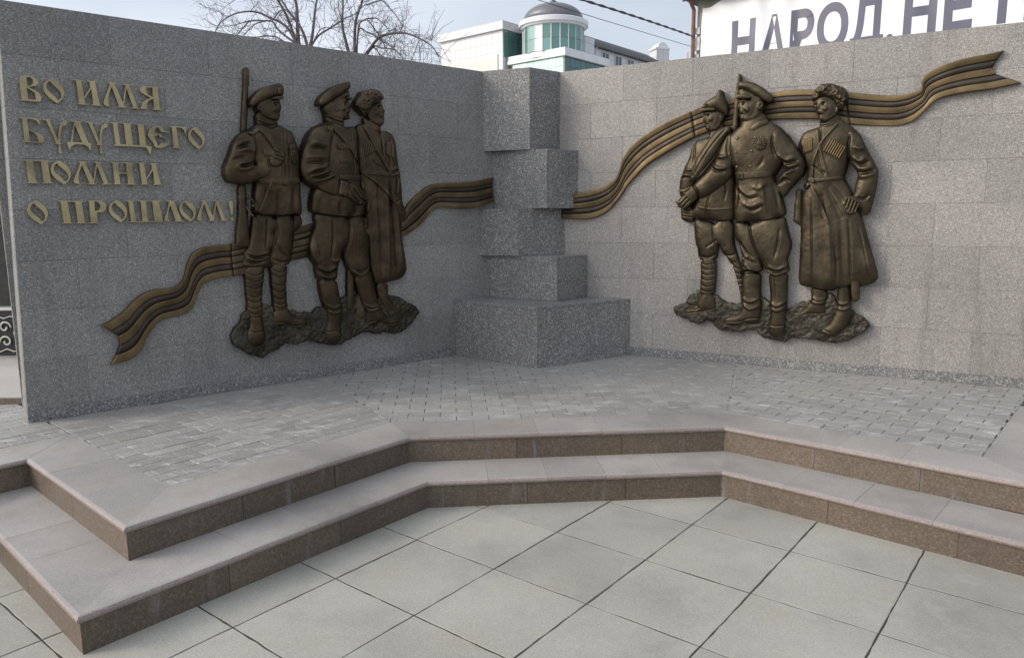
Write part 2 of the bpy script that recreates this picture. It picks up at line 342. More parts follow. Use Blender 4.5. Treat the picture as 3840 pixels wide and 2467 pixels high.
def lean(z): return .030*(z-.312)
def build_wall(name, label, loc, ang, s0, s1, first, mt, thick, leanleft):
    w = empty(name, loc, ang); tag(w, label, 'wall'); cache = {}
    mb = MB(); zt = HJ[-1]-.004
    l0, l1 = (lean(.312), lean(zt)) if leanleft else (0, 0)
    e = .002
    vs = [(s0+e+l0, .0022, .30), (s1-e, .0022, .30), (s1-e, thick-.0022, .30), (s0+e+l0, thick-.0022, .30), (s0+e+l1, .0022, zt-.0), (s1-e, .0022, zt-.0), (s1-e, thick-.0022, zt-.0), (s0+e+l1, thick-.0022, zt-.0)]
    mb.add(vs, [(3, 2, 1, 0), (4, 5, 6, 7), (0, 1, 5, 4), (1, 2, 6, 5), (2, 3, 7, 6), (3, 0, 4, 7)]); mb.build('wall_core', M['joint'], w)
    for r in range(len(HJ)-1):
        z0, z1 = HJ[r], HJ[r+1]; row = len(HJ)-2-r          # row 0 at the top
        st = first[row % 2]; js = [s0]; x = st-.612*10
        while x < s1-.08:
            if x > s0+.08: js.append(x)
            x += .612
        js.append(s1)
        for i in range(len(js)-1):
            a, b = js[i], js[i+1]; la = (lean(z0), lean(z1)) if leanleft and i == 0 else (0, 0)
            m_ = M['granite_plinth'] if r == 0 else mt
            me = slab_mesh(b-a-la[0], z1-z0, m_, la[1]-la[0], 0)
            inst('slab', me, w, (a+la[0], random.uniform(-.0006, .0006), z0))
            if r: inst('slab', slab_mesh(b-a, z1-z0, mt), w, (b, thick, z0), math.pi)       # back face
        # end faces
        for sx, sgn in ((s0, 1), (s1, 0)):
            la = lean(z0) if (leanleft and sgn) else 0
            lb = lean(z1) if (leanleft and sgn) else 0
            v = MB(); x = sx; d = -.0 if sgn else 0; t = .028 if sgn else -.028
            v.add([(x+la, .0305, z0+.0013), (x+la, thick-.0305, z0+.0013), (x+lb, thick-.0305, z1-.0013), (x+lb, .0305, z1-.0013), (x+t+la, .0305, z0+.0013), (x+t+la, thick-.0305, z0+.0013), (x+t+lb, thick-.0305, z1-.0013), (x+t+lb, .0305, z1-.0013)],
                  [(0, 3, 2, 1), (4, 5, 6, 7), (0, 1, 5, 4), (1, 2, 6, 5), (2, 3, 7, 6), (3, 0, 4, 7)]) if sgn else v.add([(x+t, .0305, z0+.0013), (x+t, thick-.0305, z0+.0013), (x+t, thick-.0305, z1-.0013), (x+t, .0305, z1-.0013), (x, .0305, z0+.0013), (x, thick-.0305, z0+.0013), (x, thick-.0305, z1-.0013), (x, .0305, z1-.0013)],
                  [(0, 3, 2, 1), (4, 5, 6, 7), (0, 1, 5, 4), (1, 2, 6, 5), (2, 3, 7, 6), (3, 0, 4, 7)])
            v.build('slab', mt, w)
    # coping slabs
    xs = [s0+(lean(2.868) if leanleft else 0)+.0305]; x = first[1]-.612*10
    while x < s1-.1:
        if x > s0+.2: xs.append(x)
        x += .612
    xs.append(s1-.0305)
    for a, b in zip(xs[:-1], xs[1:]): MB().box(a+.001, b-.001, .0312, thick-.0312, 2.838, 2.867).build('slab', mt, w)
    return w
M['granite_plinth'] = granite('plinth_granite', (.045, .044, .043), (.17, .167, .163), (.44, .43, .41), .5, cell=140, vary=.08)
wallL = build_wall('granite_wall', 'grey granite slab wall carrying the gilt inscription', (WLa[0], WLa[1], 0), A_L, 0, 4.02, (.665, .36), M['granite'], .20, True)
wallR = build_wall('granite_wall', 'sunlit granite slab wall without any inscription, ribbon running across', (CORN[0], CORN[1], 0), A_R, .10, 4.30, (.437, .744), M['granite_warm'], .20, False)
# ------------------------------------------------------------------ stacked corner blocks
BL = [('b1', 3.348, (.211, 6.104), 1.145, .311, .828, .5), ('b2', 3.707, (.402, 6.50), .72, .829, 1.219, .4), ('b3', 3.655, (.062, 6.71), .49, 1.220, 1.643, .4),
      ('b4', 3.81, (.325, 6.71), .622, 1.644, 2.164, .4), ('b5', 3.712, (.175, 6.79), .4355, 2.165, 2.871, .4)]
BLAB = ['widest lowest granite block resting on the pavers in the wall corner', 'second block from the bottom of the corner stack, set back on the widest block',
        'middle block of the corner stack, below the one the ribbons touch', 'fourth block of the corner stack with a ribbon end at either side', 'tall topmost granite block of the corner stack']
for (nm, sl, V, sr, z0, z1, _), lab in zip(BL, BLAB):
    pl = onwall('L', sl, .001); prr = onwall('R', sr, .001); mid = (.0713, 7.20); pb = onwall('L', min(sl+.5, 4.10), .001)
    poly = ccw([pl, V, prr, (CORN[0]+.001, CORN[1]-.004)])
    cx, cy = V[0], V[1]+.2
    e = empty('granite_block', (cx, cy, z0)); tag(e, lab, 'block', 'stacked corner blocks')
    loc_ = lambda p: (p[0]-cx, p[1]-cy)
    # facing slabs: left, right, top, with a core
    P = [loc_(pl), loc_(V), loc_(prr), loc_((CORN[0]+.001, CORN[1]-.004))]; h = z1-z0-.001
    P = ccw(P); c0 = (sum(p[0] for p in P)/4, sum(p[1] for p in P)/4)
    inn = [(c0[0]+(p[0]-c0[0])*.97, c0[1]+(p[1]-c0[1])*.97) for p in P]
    MB().prism(inn, .004, h-.004).build('block_core', M['joint'], e)
    i0 = min(range(4), key=lambda i: (P[i][0]-loc_(V)[0])**2+(P[i][1]-loc_(V)[1])**2)
    l_, v_, r_ = loc_(pl), loc_(V), loc_(prr)
    dl = Vector((l_[0]-v_[0], l_[1]-v_[1])).normalized(); dr = Vector((r_[0]-v_[0], r_[1]-v_[1])).normalized(); th = .022
    vi = Vector(v_)+(dl+dr)*th*1.0
    g = .0012
    MB().prism(ccw([l_, (v_[0]+dl.x*g, v_[1]+dl.y*g), (vi.x+dl.x*g, vi.y+dl.y*g), (l_[0]+dr.x*th, l_[1]+dr.y*th)]), 0, h-.0235).build('facing_slab', M['granite_dark'], e)
    MB().prism(ccw([(v_[0]+dr.x*g, v_[1]+dr.y*g), r_, (r_[0]+dl.x*th, r_[1]+dl.y*th), (vi.x+dr.x*g, vi.y+dr.y*g)]), 0, h-.0235).build('facing_slab', M['granite_dark'], e)
    MB().prism(P, h-.022, h, .0015).build('top_slab', M['granite_dark'], e)
    MB().prism([(c0[0]+(p[0]-c0[0])*.94, c0[1]+(p[1]-c0[1])*.94) for p in P], .0002, .0035).build('underside_slab', M['granite_dark'], e)
FIG = {}; ROCK = {}; RIB = {}
FIG['C']='''
b||0.02|1|0.05|2384,2296 2460,2331 2591,2277 2688,2272 2731,2227 2742,2127 2767,1985 2780,1900 2789,1703 2781,1549 2784,1401 2802,1268 2823,1121 2760,1058 2630,1038 2506,1020 2476,1145 2458,1401 2430,1654 2392,1849 2383,2064
b||0.03|1|0.035|2703,2269 2740,2203 2758,2018 2780,1900 2791,1694 2833,1607 2829,1577 2757,1590 2725,1685 2703,1771 2671,1889 2658,1956 2677,2107
b||0.03|1|0.025|2742,1636 2807,1645 2814,1592 2783,1539 2753,1556
b||0.03|1|0.035|2510,1026 2627,1030 2625,926 2664,870 2701,827 2763,826 2782,799 2737,767 2660,767 2590,801 2533,881
b||0.03|1|0.035|2343,982 2396,866 2419,803 2411,724 2360,721 2326,760 2325,829
b||0.03|1|0.04|2453,2377 2517,2341 2607,2319 2600,2269 2552,2256 2458,2292
b||0.05|1|0.045|2478,2423 2498,2457 2562,2499 2620,2516 2609,2482 2623,2443 2639,2418 2625,2402 2632,2378 2624,2320 2582,2303 2517,2329 2481,2375
a|fur_hat|0.06|1.2|0.05|2362,2449 2375,2486 2413,2529 2433,2565 2509,2588 2585,2587 2629,2548 2622,2515 2600,2505 2551,2469 2507,2442 2487,2404 2453,2371 2417,2398 2386,2432
f|cartridge_tube|0.01|0.5|0.006|2425,2167 2434,2169 2444,2058 2433,2054
f|cartridge_tube|0.01|0.5|0.006|2439,2171 2448,2173 2459,2065 2447,2061
f|cartridge_tube|0.01|0.5|0.006|2453,2174 2463,2176 2473,2072 2462,2068
f|cartridge_tube|0.01|0.5|0.006|2467,2177 2477,2179 2488,2079 2476,2075
f|cartridge_tube|0.01|0.5|0.006|2482,2180 2491,2182 2502,2086 2491,2082
f|cartridge_tube|0.01|0.5|0.006|2496,2183 2506,2186 2517,2093 2505,2090
f|cartridge_tube|0.01|0.5|0.006|2510,2187 2520,2189 2532,2101 2520,2097
f|cartridge_tube|0.01|0.5|0.006|2636,2189 2644,2187 2633,2074 2624,2077
f|cartridge_tube|0.01|0.5|0.006|2648,2184 2656,2182 2646,2069 2637,2072
f|cartridge_tube|0.01|0.5|0.006|2661,2180 2669,2178 2658,2065 2650,2068
f|cartridge_tube|0.01|0.5|0.006|2674,2176 2681,2174 2671,2060 2662,2063
f|cartridge_tube|0.01|0.5|0.006|2686,2171 2694,2169 2684,2056 2675,2059
f|cartridge_tube|0.01|0.5|0.006|2699,2167 2707,2165 2696,2051 2688,2054
f|strap|0.008|0.4|0.008|2423,2298 2450,2304 2556,2127 2670,1935 2650,1922 2526,2109
f|strap|0.007|0.4|0.006|2587,2276 2599,2277 2613,2071 2606,1988 2595,2021
f|belt|0.008|0.4|0.008|2392,1952 2655,1943 2659,1905 2390,1917
f|strap|0.008|0.4|0.008|2395,1927 2419,1928 2559,1853 2667,1745 2730,1668 2710,1668 2543,1832
f|dagger|0.018|0.7|0.012|2725,1894 2745,1892 2748,1869 2729,1779 2713,1762 2701,1775 2722,1864
a|saber_scabbard|0.04|0.9|0.016|2261,1190 2289,1189 2316,1086 2307,850 2294,818 2253,822 2241,854
o||14|9|0|2462,1954
o||8|-8|0|2462,1954
s||22|-10|0|2546,1894 2547,1685 2556,1430 2551,1060
s||22|-10|0|2663,1880 2682,1599 2703,1094
s||22|-10|0|2494,1810 2497,1432 2502,1089
s||18|9|0|2622,1854 2622,1600 2621,1082
s||18|9|0|2722,1599 2743,1338 2765,1109
s||11|10|0|2666,1956 2716,1975 2752,1984
s||11|10|0|2659,1914 2714,1924 2770,1942
s||8|-9|0|2670,1935 2715,1949 2761,1963
s||8|-9|0|2716,1702 2757,1720 2789,1711
s||8|-9|0|2504,2034 2541,1994 2617,1971
s||8|-9|0|2591,2268 2574,2218
s||8|-9|0|2686,2225 2667,2107 2667,1973
s||8|9|0|2604,2478 2621,2443 2633,2418
s||7|7|0|2551,2465 2589,2474 2610,2470
o||14|-10|0|2574,2449
o||20|6|0|2548,2404
s||8|7|0|2586,2383 2610,2394 2632,2393
s||5|-6|0|2595,2374 2630,2380
o||20|9|0|2598,2335
s||16|-3|0|2501,2409 2504,2369 2545,2331
s||4|-5|0|2583,868 2652,835 2776,838
s||4|-5|0|2582,846 2651,813 2775,816
s||4|-5|0|2581,828 2651,795 2775,798
s||4|-7|0|2752,1627 2792,1619
s||4|-7|0|2751,1601 2791,1593
s||4|-7|0|2750,1576 2790,1567
'''
FIG['A']='''
b||0.03|1|0.05|1510,1609 1675,1597 1659,1462 1618,1317 1612,1217 1564,1210 1501,1215 1417,1223 1414,1265 1429,1302 1424,1332 1452,1362 1476,1429 1493,1519
b||0.025|1|0.05|1667,1601 1814,1607 1823,1498 1811,1396 1798,1326 1782,1263 1764,1224 1613,1226 1613,1271 1639,1401 1664,1478
b||0.035|1|0.035|1423,1226 1568,1215 1562,1149 1548,1073 1538,980 1536,851 1486,850 1423,859 1428,973 1424,1097
b||0.03|1|0.035|1617,1232 1751,1227 1743,1154 1731,1060 1730,972 1738,880 1624,883 1625,997 1618,1115
b||0.055|1.1|0.035|1434,865 1530,851 1527,801 1532,753 1537,705 1529,662 1501,636 1461,635 1423,653 1404,689 1405,743 1425,780 1433,818
b||0.045|1|0.03|1615,891 1736,890 1755,858 1791,816 1858,800 1883,781 1875,742 1816,732 1766,744 1701,781 1683,767 1618,774 1611,816
b||0.05|1.1|0.07|1502,2198 1570,2255 1657,2215 1726,2255 1800,2224 1832,2210 1863,2107 1871,1992 1854,1876 1863,1768 1873,1683 1875,1598 1798,1604 1667,1592 1526,1607 1512,1637 1518,1734 1532,1824 1526,1979 1510,2089
b||0.035|1|0.03|1832,2210 1867,2107 1880,1954 1887,1761 1878,1595 1821,1601 1848,1838 1853,2068
b||0.03|1|0.025|1820,1603 1875,1601 1891,1552 1887,1524 1858,1497 1828,1473 1820,1478 1820,1537
b||0.05|1|0.04|1575,2334 1569,2275 1576,2232 1656,2204 1724,2219 1729,2257 1717,2300 1648,2325
b||0.07|1|0.05|1571,2399 1592,2429 1656,2457 1750,2458 1742,2424 1745,2399 1755,2372 1744,2364 1746,2347 1737,2335 1739,2309 1720,2287 1688,2284 1646,2291 1604,2314 1587,2338 1572,2348
b||0.07|1.1|0.05|1514,2206 1441,2179 1391,2119 1357,2031 1315,1943 1311,1892 1322,1853 1340,1833 1417,1820 1493,1823 1557,1854 1622,1908 1653,1954 1631,1991 1611,1986 1556,1967 1517,1957 1540,2054 1541,2149
b||0.09|1|0.03|1619,2013 1635,2054 1672,2073 1706,2058 1736,2051 1734,2029 1724,1998 1705,1967 1656,1947 1626,1965
a|cap|0.085|1|0.05|1524,2387 1535,2428 1584,2483 1644,2520 1708,2542 1744,2550 1772,2536 1776,2498 1766,2458 1718,2449 1670,2436 1622,2414 1576,2392 1554,2370 1529,2371
a|visor|0.115|0.8|0.02|1660,2430 1694,2449 1760,2459 1760,2436 1717,2429
a|cockade|0.135|0.8|0.012|1717,2507 1734,2516 1746,2506 1745,2476 1731,2464 1718,2474
a|rifle|0.03|1|0.02|1515,2642 1524,2646 1551,2644 1543,2517 1537,2511 1524,2358 1505,2183 1463,2181 1483,2355 1503,2511
a|rifle_stock|0.045|0.9|0.022|1418,1826 1472,1827 1468,1756 1472,1667 1471,1594 1473,1474 1477,1377 1470,1366 1371,1371 1383,1506 1406,1610
t||9|9|0|1466,1734 1485,1723 1493,1697 1484,1675 1464,1667
t||7|8|0|1462,1667 1474,1622 1486,1596
f|belt|0.008|0.4|0.008|1535,1860 1620,1863 1855,1878 1857,1838 1729,1823 1533,1824
f|buckle|0.014|0.4|0.006|1717,1867 1762,1870 1761,1818 1715,1815
f|strap|0.008|0.4|0.008|1537,2214 1580,2223 1624,2183 1667,2119 1691,2061 1663,2056 1627,2117 1584,2177
f|strap|0.01|0.4|0.008|1639,1895 1625,1818 1577,1682 1520,1581 1502,1592 1564,1720 1605,1822
f|pocket|0.007|0.3|0.006|1572,2070 1645,2082 1655,2059 1637,2028 1583,2022
f|pocket|0.006|0.3|0.006|1776,2116 1856,2129 1862,1986 1794,1976
f|shoulder_strap|0.009|0.4|0.008|1471,2185 1511,2162 1575,2210 1557,2234 1502,2205
s||5|-4|0|1752,2221 1743,2138 1742,1988 1741,1874
s||5|-4|0|1778,2185 1775,1989 1773,1882
o||7|5|0|1762,2086
o||7|5|0|1764,2019
o||7|5|0|1768,1966
s||14|13|0|1398,2098 1437,2121 1483,2131
s||14|13|0|1373,1937 1427,1968 1488,1978
s||14|13|0|1380,1930 1439,1925 1501,1949
s||14|13|0|1402,2047 1456,2064 1523,2053
s||9|-13|0|1389,2068 1435,2085 1488,2102
s||9|-13|0|1396,1953 1448,1951 1510,1968
s||9|-13|0|1354,1987 1399,2004 1452,2013
s||9|-13|0|1516,2184 1537,2090 1522,1979
s||9|-13|0|1625,2013 1614,1968 1640,1939
s||4|-4|0|1778,2110 1860,2122
s||4|-4|0|1784,2072 1862,2084
s||4|-4|0|1582,2011 1637,2021
s||22|-9|0|1585,1810 1611,1720 1637,1621
s||22|-9|0|1810,1814 1796,1721 1799,1621
s||22|-9|0|1679,1797 1681,1698 1668,1606
s||10|-8|0|1575,2268 1643,2243 1714,2256
s||5|6|0|1576,2283 1644,2258 1719,2271
s||8|9|0|1738,2420 1743,2395 1751,2374
s||7|7|0|1676,2411 1708,2419 1738,2417
o||14|-11|0|1703,2399
o||10|-7|0|1733,2405
o||20|7|0|1681,2357
s||5|-7|0|1711,2337 1731,2341 1743,2341
s||6|4|0|1714,2326 1736,2329
o||14|7|0|1721,2301
o||12|8|0|1584,2356
o||9|-7|0|1588,2364
s||16|-3|0|1604,2372 1617,2322 1654,2296
s||8|9|0|1758,2458 1768,2489 1773,2519
s||7|-7|0|1591,2408 1656,2457 1751,2481
s||5|-9|0|1671,2060 1710,2043
s||5|-9|0|1665,2033 1718,2017
s||5|-9|0|1660,2007 1710,1990
s||12|11|0|1447,1332 1500,1314 1611,1325
s||12|11|0|1429,1302 1497,1276 1584,1280
s||12|11|0|1418,1249 1487,1242 1567,1257
s||9|-11|0|1438,1321 1498,1295 1602,1306
s||9|-11|0|1423,1268 1496,1253 1584,1272
s||9|-11|0|1603,1586 1591,1464 1577,1365
s||9|-11|0|1687,1593 1683,1462 1653,1362
s||9|-11|0|1655,1401 1700,1329 1763,1280
s||9|-11|0|1616,1286 1695,1251 1761,1256
s||4|-6|0|1431,1184 1490,1161 1558,1181
s||4|-6|0|1428,1138 1487,1116 1555,1134
s||4|-6|0|1425,1085 1484,1062 1552,1080
s||4|-6|0|1421,1024 1480,1000 1548,1018
s||4|-6|0|1418,986 1477,962 1546,979
s||4|-6|0|1415,940 1475,915 1543,933
s||4|-6|0|1413,901 1472,876 1541,894
s||4|-6|0|1626,1199 1683,1175 1742,1188
s||4|-6|0|1623,1160 1680,1136 1740,1148
s||4|-6|0|1619,1098 1677,1073 1737,1085
s||4|-6|0|1617,1051 1674,1026 1734,1038
s||4|-6|0|1613,996 1671,971 1731,982
s||4|-6|0|1611,957 1668,931 1728,942
s||4|-6|0|1609,925 1666,900 1726,910
s||5|-6|0|1422,757 1464,744 1520,748
s||5|-6|0|1619,793 1693,792 1766,760 1873,757
s||4|-6|0|1833,1576 1866,1556
s||4|-6|0|1832,1552 1864,1532
s||4|-6|0|1831,1529 1863,1509
s||4|-6|0|1829,1506 1862,1485
'''
FIG['B']='''
b||0.035|1|0.06|1988,1622 2271,1584 2278,1514 2235,1367 2203,1285 2168,1196 2152,1077 1997,1091 1980,1149 1977,1218 1943,1256 1933,1353 1960,1448 1996,1519
b||0.035|1|0.06|2262,1588 2425,1595 2430,1486 2462,1402 2448,1301 2460,1147 2370,1100 2296,1096 2262,1158 2221,1268 2224,1342 2262,1490
b||0.045|1|0.04|2000,1099 2151,1085 2164,980 2182,870 2189,785 2162,754 2170,677 2171,617 2131,579 2067,584 2035,623 2034,683 2058,756 2053,840 2023,925 2008,1009
b||0.045|1|0.038|2302,1105 2459,1151 2482,1017 2516,885 2529,849 2571,783 2612,735 2671,730 2729,708 2722,673 2668,654 2607,665 2509,715 2489,676 2400,685 2403,816 2378,844 2336,985
b||0.05|1.15|0.08|2005,2259 2110,2309 2258,2272 2349,2290 2376,2236 2364,2171 2359,2010 2373,1962 2376,1872 2403,1807 2445,1725 2447,1667 2430,1601 2270,1579 2091,1594 1962,1618 1954,1659 1970,1769 2064,1921 2076,2156 2011,2214
b||0.05|1|0.045|2114,2390 2118,2302 2213,2267 2265,2275 2265,2324 2209,2367
b||0.06|1|0.05|2099,2435 2136,2469 2225,2516 2306,2524 2308,2485 2311,2446 2331,2422 2315,2413 2319,2393 2304,2374 2323,2348 2301,2333 2261,2330 2233,2317 2181,2334 2129,2345 2101,2389
b||0.085|1.15|0.055|2148,2277 2053,2278 1978,2235 1932,2155 1894,2069 1867,1984 1874,1900 1907,1853 1972,1813 2056,1769 2143,1746 2198,1746 2247,1845 2176,1868 2151,1909 2099,1931 2072,1944 2095,2016 2108,2103 2130,2190
b||0.105|1|0.03|2162,1869 2249,1849 2220,1737 2133,1752
b||0.1|1|0.03|2245,1849 2309,1826 2359,1797 2410,1740 2421,1717 2388,1707 2360,1725 2373,1690 2344,1674 2303,1690 2263,1715 2219,1740 2221,1789
a|cap|0.085|1|0.05|2051,2435 2058,2464 2090,2507 2166,2565 2247,2604 2309,2625 2325,2605 2310,2559 2238,2508 2166,2471 2112,2433 2064,2417
a|cap_band|0.085|1|0.04|2166,2472 2238,2510 2310,2561 2314,2507 2277,2494 2224,2489 2178,2458
a|visor|0.1|0.8|0.018|2267,2492 2309,2507 2340,2486 2308,2481
f|strap|0.008|0.4|0.008|2133,2245 2168,2248 2253,2175 2339,2067 2369,2010 2350,2002 2272,2103 2204,2171
f|belt|0.008|0.4|0.008|2158,1907 2240,1902 2373,1907 2374,1872 2238,1865 2172,1872
f|pocket|0.007|0.3|0.006|2158,2144 2275,2157 2288,2113 2232,2097 2168,2099
f|pocket|0.006|0.3|0.006|2179,2023 2274,2035 2281,2003 2186,1992
f|holster|0.02|0.7|0.015|2367,1864 2422,1837 2420,1800 2396,1787 2368,1799
f|shoulder_strap|0.01|0.4|0.008|2076,2241 2106,2223 2152,2273 2118,2298 2091,2273
f|saber_hilt|0.03|0.9|0.014|2406,1696 2434,1701 2440,1601 2424,1576 2407,1618
s||16|15|0|1939,2125 1990,2143 2057,2116
s||16|15|0|1910,1916 1980,1949 2049,1959
s||16|15|0|1934,1894 2012,1911 2074,1937
s||16|15|0|1900,2024 1976,2034 2061,2030
s||16|15|0|1975,1856 2044,1873 2125,1906
s||10|-14|0|1945,2095 1997,2105 2055,2085
s||10|-14|0|1918,1893 1987,1922 2066,1948
s||10|-14|0|1950,1871 2028,1888 2099,1922
s||10|-14|0|2124,2236 2109,2118 2086,2000
s||10|-14|0|2162,1860 2139,1755
s||10|-14|0|1901,1978 1974,1992 2050,1991
s||5|-5|0|2302,2248 2305,2128 2319,1928
s||5|-5|0|2334,2250 2337,2130 2344,1969
o||6|6|0|2228,2118
o||6|6|0|2308,2184
o||6|6|0|2337,2130
o||6|6|0|2153,1764
o||6|6|0|2175,1761
s||24|-10|0|2039,1762 2017,1683 2005,1612
s||24|-10|0|2186,1716 2174,1651 2180,1594
s||24|-10|0|2303,1684 2310,1643 2308,1589
s||8|-7|0|2124,2337 2189,2311 2259,2304
s||5|6|0|2121,2349 2189,2325 2260,2317
s||8|9|0|2302,2476 2309,2446 2326,2422
s||7|7|0|2240,2463 2277,2474 2303,2475
o||13|-10|0|2271,2452
o||20|7|0|2238,2408
s||8|6|0|2277,2388 2304,2401 2320,2398
s||5|-6|0|2285,2377 2308,2381
o||14|7|0|2302,2346
s||7|9|0|2174,2450 2164,2425 2180,2396 2198,2405 2191,2443
s||16|-3|0|2213,2453 2206,2398 2226,2353
s||5|-12|0|2281,1797 2324,1741 2360,1717
s||5|-12|0|2314,1814 2362,1758 2398,1725
s||5|-12|0|2261,1773 2296,1724 2331,1696
s||14|13|0|1948,1352 1953,1288 1993,1221
s||14|13|0|1983,1206 2052,1170 2152,1197
s||14|13|0|2006,1139 2067,1111 2148,1123
s||14|13|0|2278,1157 2342,1120 2430,1149
s||14|13|0|2100,1249 2145,1239 2182,1262
s||10|-11|0|1990,1173 2059,1140 2150,1156
s||10|-11|0|2005,1107 2066,1095 2147,1098
s||10|-11|0|2279,1572 2262,1407 2220,1293
s||10|-11|0|1977,1415 1999,1334 2013,1269
s||10|-11|0|2316,1155 2372,1143 2441,1182
s||10|-11|0|2117,1573 2117,1411 2092,1266
s||10|11|0|2047,898 2099,869 2173,888
s||10|11|0|2053,848 2106,826 2180,845
s||10|11|0|2389,869 2446,847 2525,866
s||10|11|0|2406,820 2464,819 2524,840
s||5|-6|0|2040,682 2099,684 2163,669
s||5|-6|0|2401,717 2490,725 2588,685 2721,689
'''
FIG['D']='''
b||0.025|1|0.05|1712,1543 1888,1516 1910,1373 1929,1330 1925,1252 1914,1195 1782,1189 1759,1231 1753,1293 1732,1337
b||0.02|1|0.05|1884,1519 2048,1533 2055,1340 2088,1237 2104,1199 2046,1154 2009,1201 2004,1218 1964,1248 1934,1320 1906,1373
b||0.03|1|0.035|1784,1198 1912,1203 1920,1067 1908,894 1785,889 1788,1063
b||0.022|1|0.03|2046,1163 2104,1203 2135,1117 2146,822 2125,821 2124,891 2092,1029
b||0.04|1|0.03|1785,895 1911,899 1928,784 1922,755 1858,755 1814,749 1752,719 1688,715 1653,735 1664,759 1718,773 1758,816
b||0.035|1.1|0.06|1698,2184 1820,2213 1938,2258 2000,2287 2023,2204 2033,1954 2052,1869 2061,1676 2061,1527 1894,1522 1711,1543 1699,1620 1731,1707 1715,1965
b||0.04|1|0.04|1814,2282 1935,2341 1948,2258 1888,2219 1829,2198 1820,2232
b||0.055|1|0.05|1771,2423 1881,2427 1950,2398 1953,2348 1927,2321 1920,2292 1887,2261 1845,2257 1801,2266 1789,2292 1783,2309 1791,2326 1770,2339 1781,2368 1770,2390
b||0.045|1|0.04|1696,2179 1668,2053 1627,1969 1596,1883 1585,1797 1593,1735 1634,1682 1706,1681 1726,1879 1726,2050
b||0.04|1|0.03|1600,1639 1635,1673 1689,1651 1713,1603 1716,1515 1662,1511 1612,1533
a|pointed_cap|0.065|1|0.055|1756,2430 1761,2457 1794,2493 1851,2525 1874,2529 1889,2577 1903,2580 1923,2575 1933,2529 1953,2500 1974,2454 1980,2412 1969,2362 1946,2382 1916,2390 1882,2417 1831,2427
a|visor|0.09|0.8|0.016|1755,2418 1762,2438 1813,2442 1877,2434 1884,2415 1818,2413 1758,2410
f|star|0.075|0.3|0.008|1799,2490 1805,2472 1822,2471 1810,2460 1816,2442 1801,2453 1787,2444 1792,2461 1779,2472 1795,2473
a|rolled_coat|0.1|1.1|0.04|1997,2288 1921,2267 1855,2213 1789,2115 1731,2025 1690,1915 1673,1846 1710,1844 1796,1890 1879,1989 1931,2084 1970,2190 2009,2246
a|rifle|0.075|1|0.018|2043,2694 2066,2692 2066,2576 2066,2447 2057,2247 2012,2247 2019,2319 2028,2531 2033,2579
s||5|6|0|1890,2414 1893,2455 1922,2462 1926,2488 1951,2482
s||5|6|0|1769,1637 1891,1618 2045,1625
s||4|-4|0|1796,2434 1880,2477 1929,2514
s||4|-4|0|1878,2518 1889,2460 1881,2427
s||8|-10|0|1700,2171 1713,2094 1710,2000
s||8|-10|0|1610,1917 1654,1933 1699,1915
s||8|-10|0|1602,1874 1647,1890 1691,1872
s||8|-10|0|1943,1856 1988,1787 1975,1685
s||8|-10|0|1868,1790 1838,1662 1824,1550
s||8|-10|0|1825,2198 1827,2256
s||12|11|0|1628,1934 1671,1950 1707,1940
s||12|11|0|1611,1896 1655,1907 1700,1893
t2||9|-8|0|1971,2256 1890,2161 1808,2047 1717,1897
t2||9|-8|0|1989,2230 1934,2125 1869,2019 1761,1895
s||8|9|0|1782,2389 1779,2364 1773,2341
s||7|6|0|1780,2400 1814,2401 1849,2392
o||12|-10|0|1819,2382
o||9|-7|0|1789,2380
o||18|7|0|1846,2347
s||5|-6|0|1787,2311 1817,2310
s||5|4|0|1792,2300 1813,2301
o||13|7|0|1814,2278
s||9|7|0|1926,2367 1935,2341 1927,2325
s||16|-3|0|1909,2368 1902,2318 1870,2271
s||5|-8|0|1636,1621 1685,1612
s||5|-8|0|1628,1595 1691,1581
s||5|-8|0|1629,1568 1696,1555
s||4|-6|0|1788,1170 1845,1155 1911,1171
s||4|-6|0|1790,1126 1847,1111 1913,1127
s||4|-6|0|1791,1081 1848,1067 1914,1083
s||4|-6|0|1792,1037 1849,1023 1916,1039
s||4|-6|0|1794,983 1851,969 1917,986
s||4|-6|0|1795,939 1853,925 1919,942
s||4|-5|0|2061,1185 2104,1169 2132,1186
s||4|-5|0|2062,1142 2105,1125 2134,1143
s||4|-5|0|2064,1098 2107,1082 2136,1100
s||4|-5|0|2065,1055 2108,1039 2137,1057
s||4|-5|0|2067,1011 2110,995 2139,1014
s||4|-5|0|2069,967 2112,952 2141,970
s||10|-9|0|1878,1495 1899,1373 1919,1313
s||10|-9|0|1772,1231 1852,1215 1912,1252
s||10|-9|0|1832,1303 1883,1338 1917,1374
s||10|-9|0|1973,1253 2025,1236 2083,1254
s||5|-6|0|1660,733 1751,743 1849,771 1923,779
s||6|-5|0|1749,811 1786,786 1741,765
'''
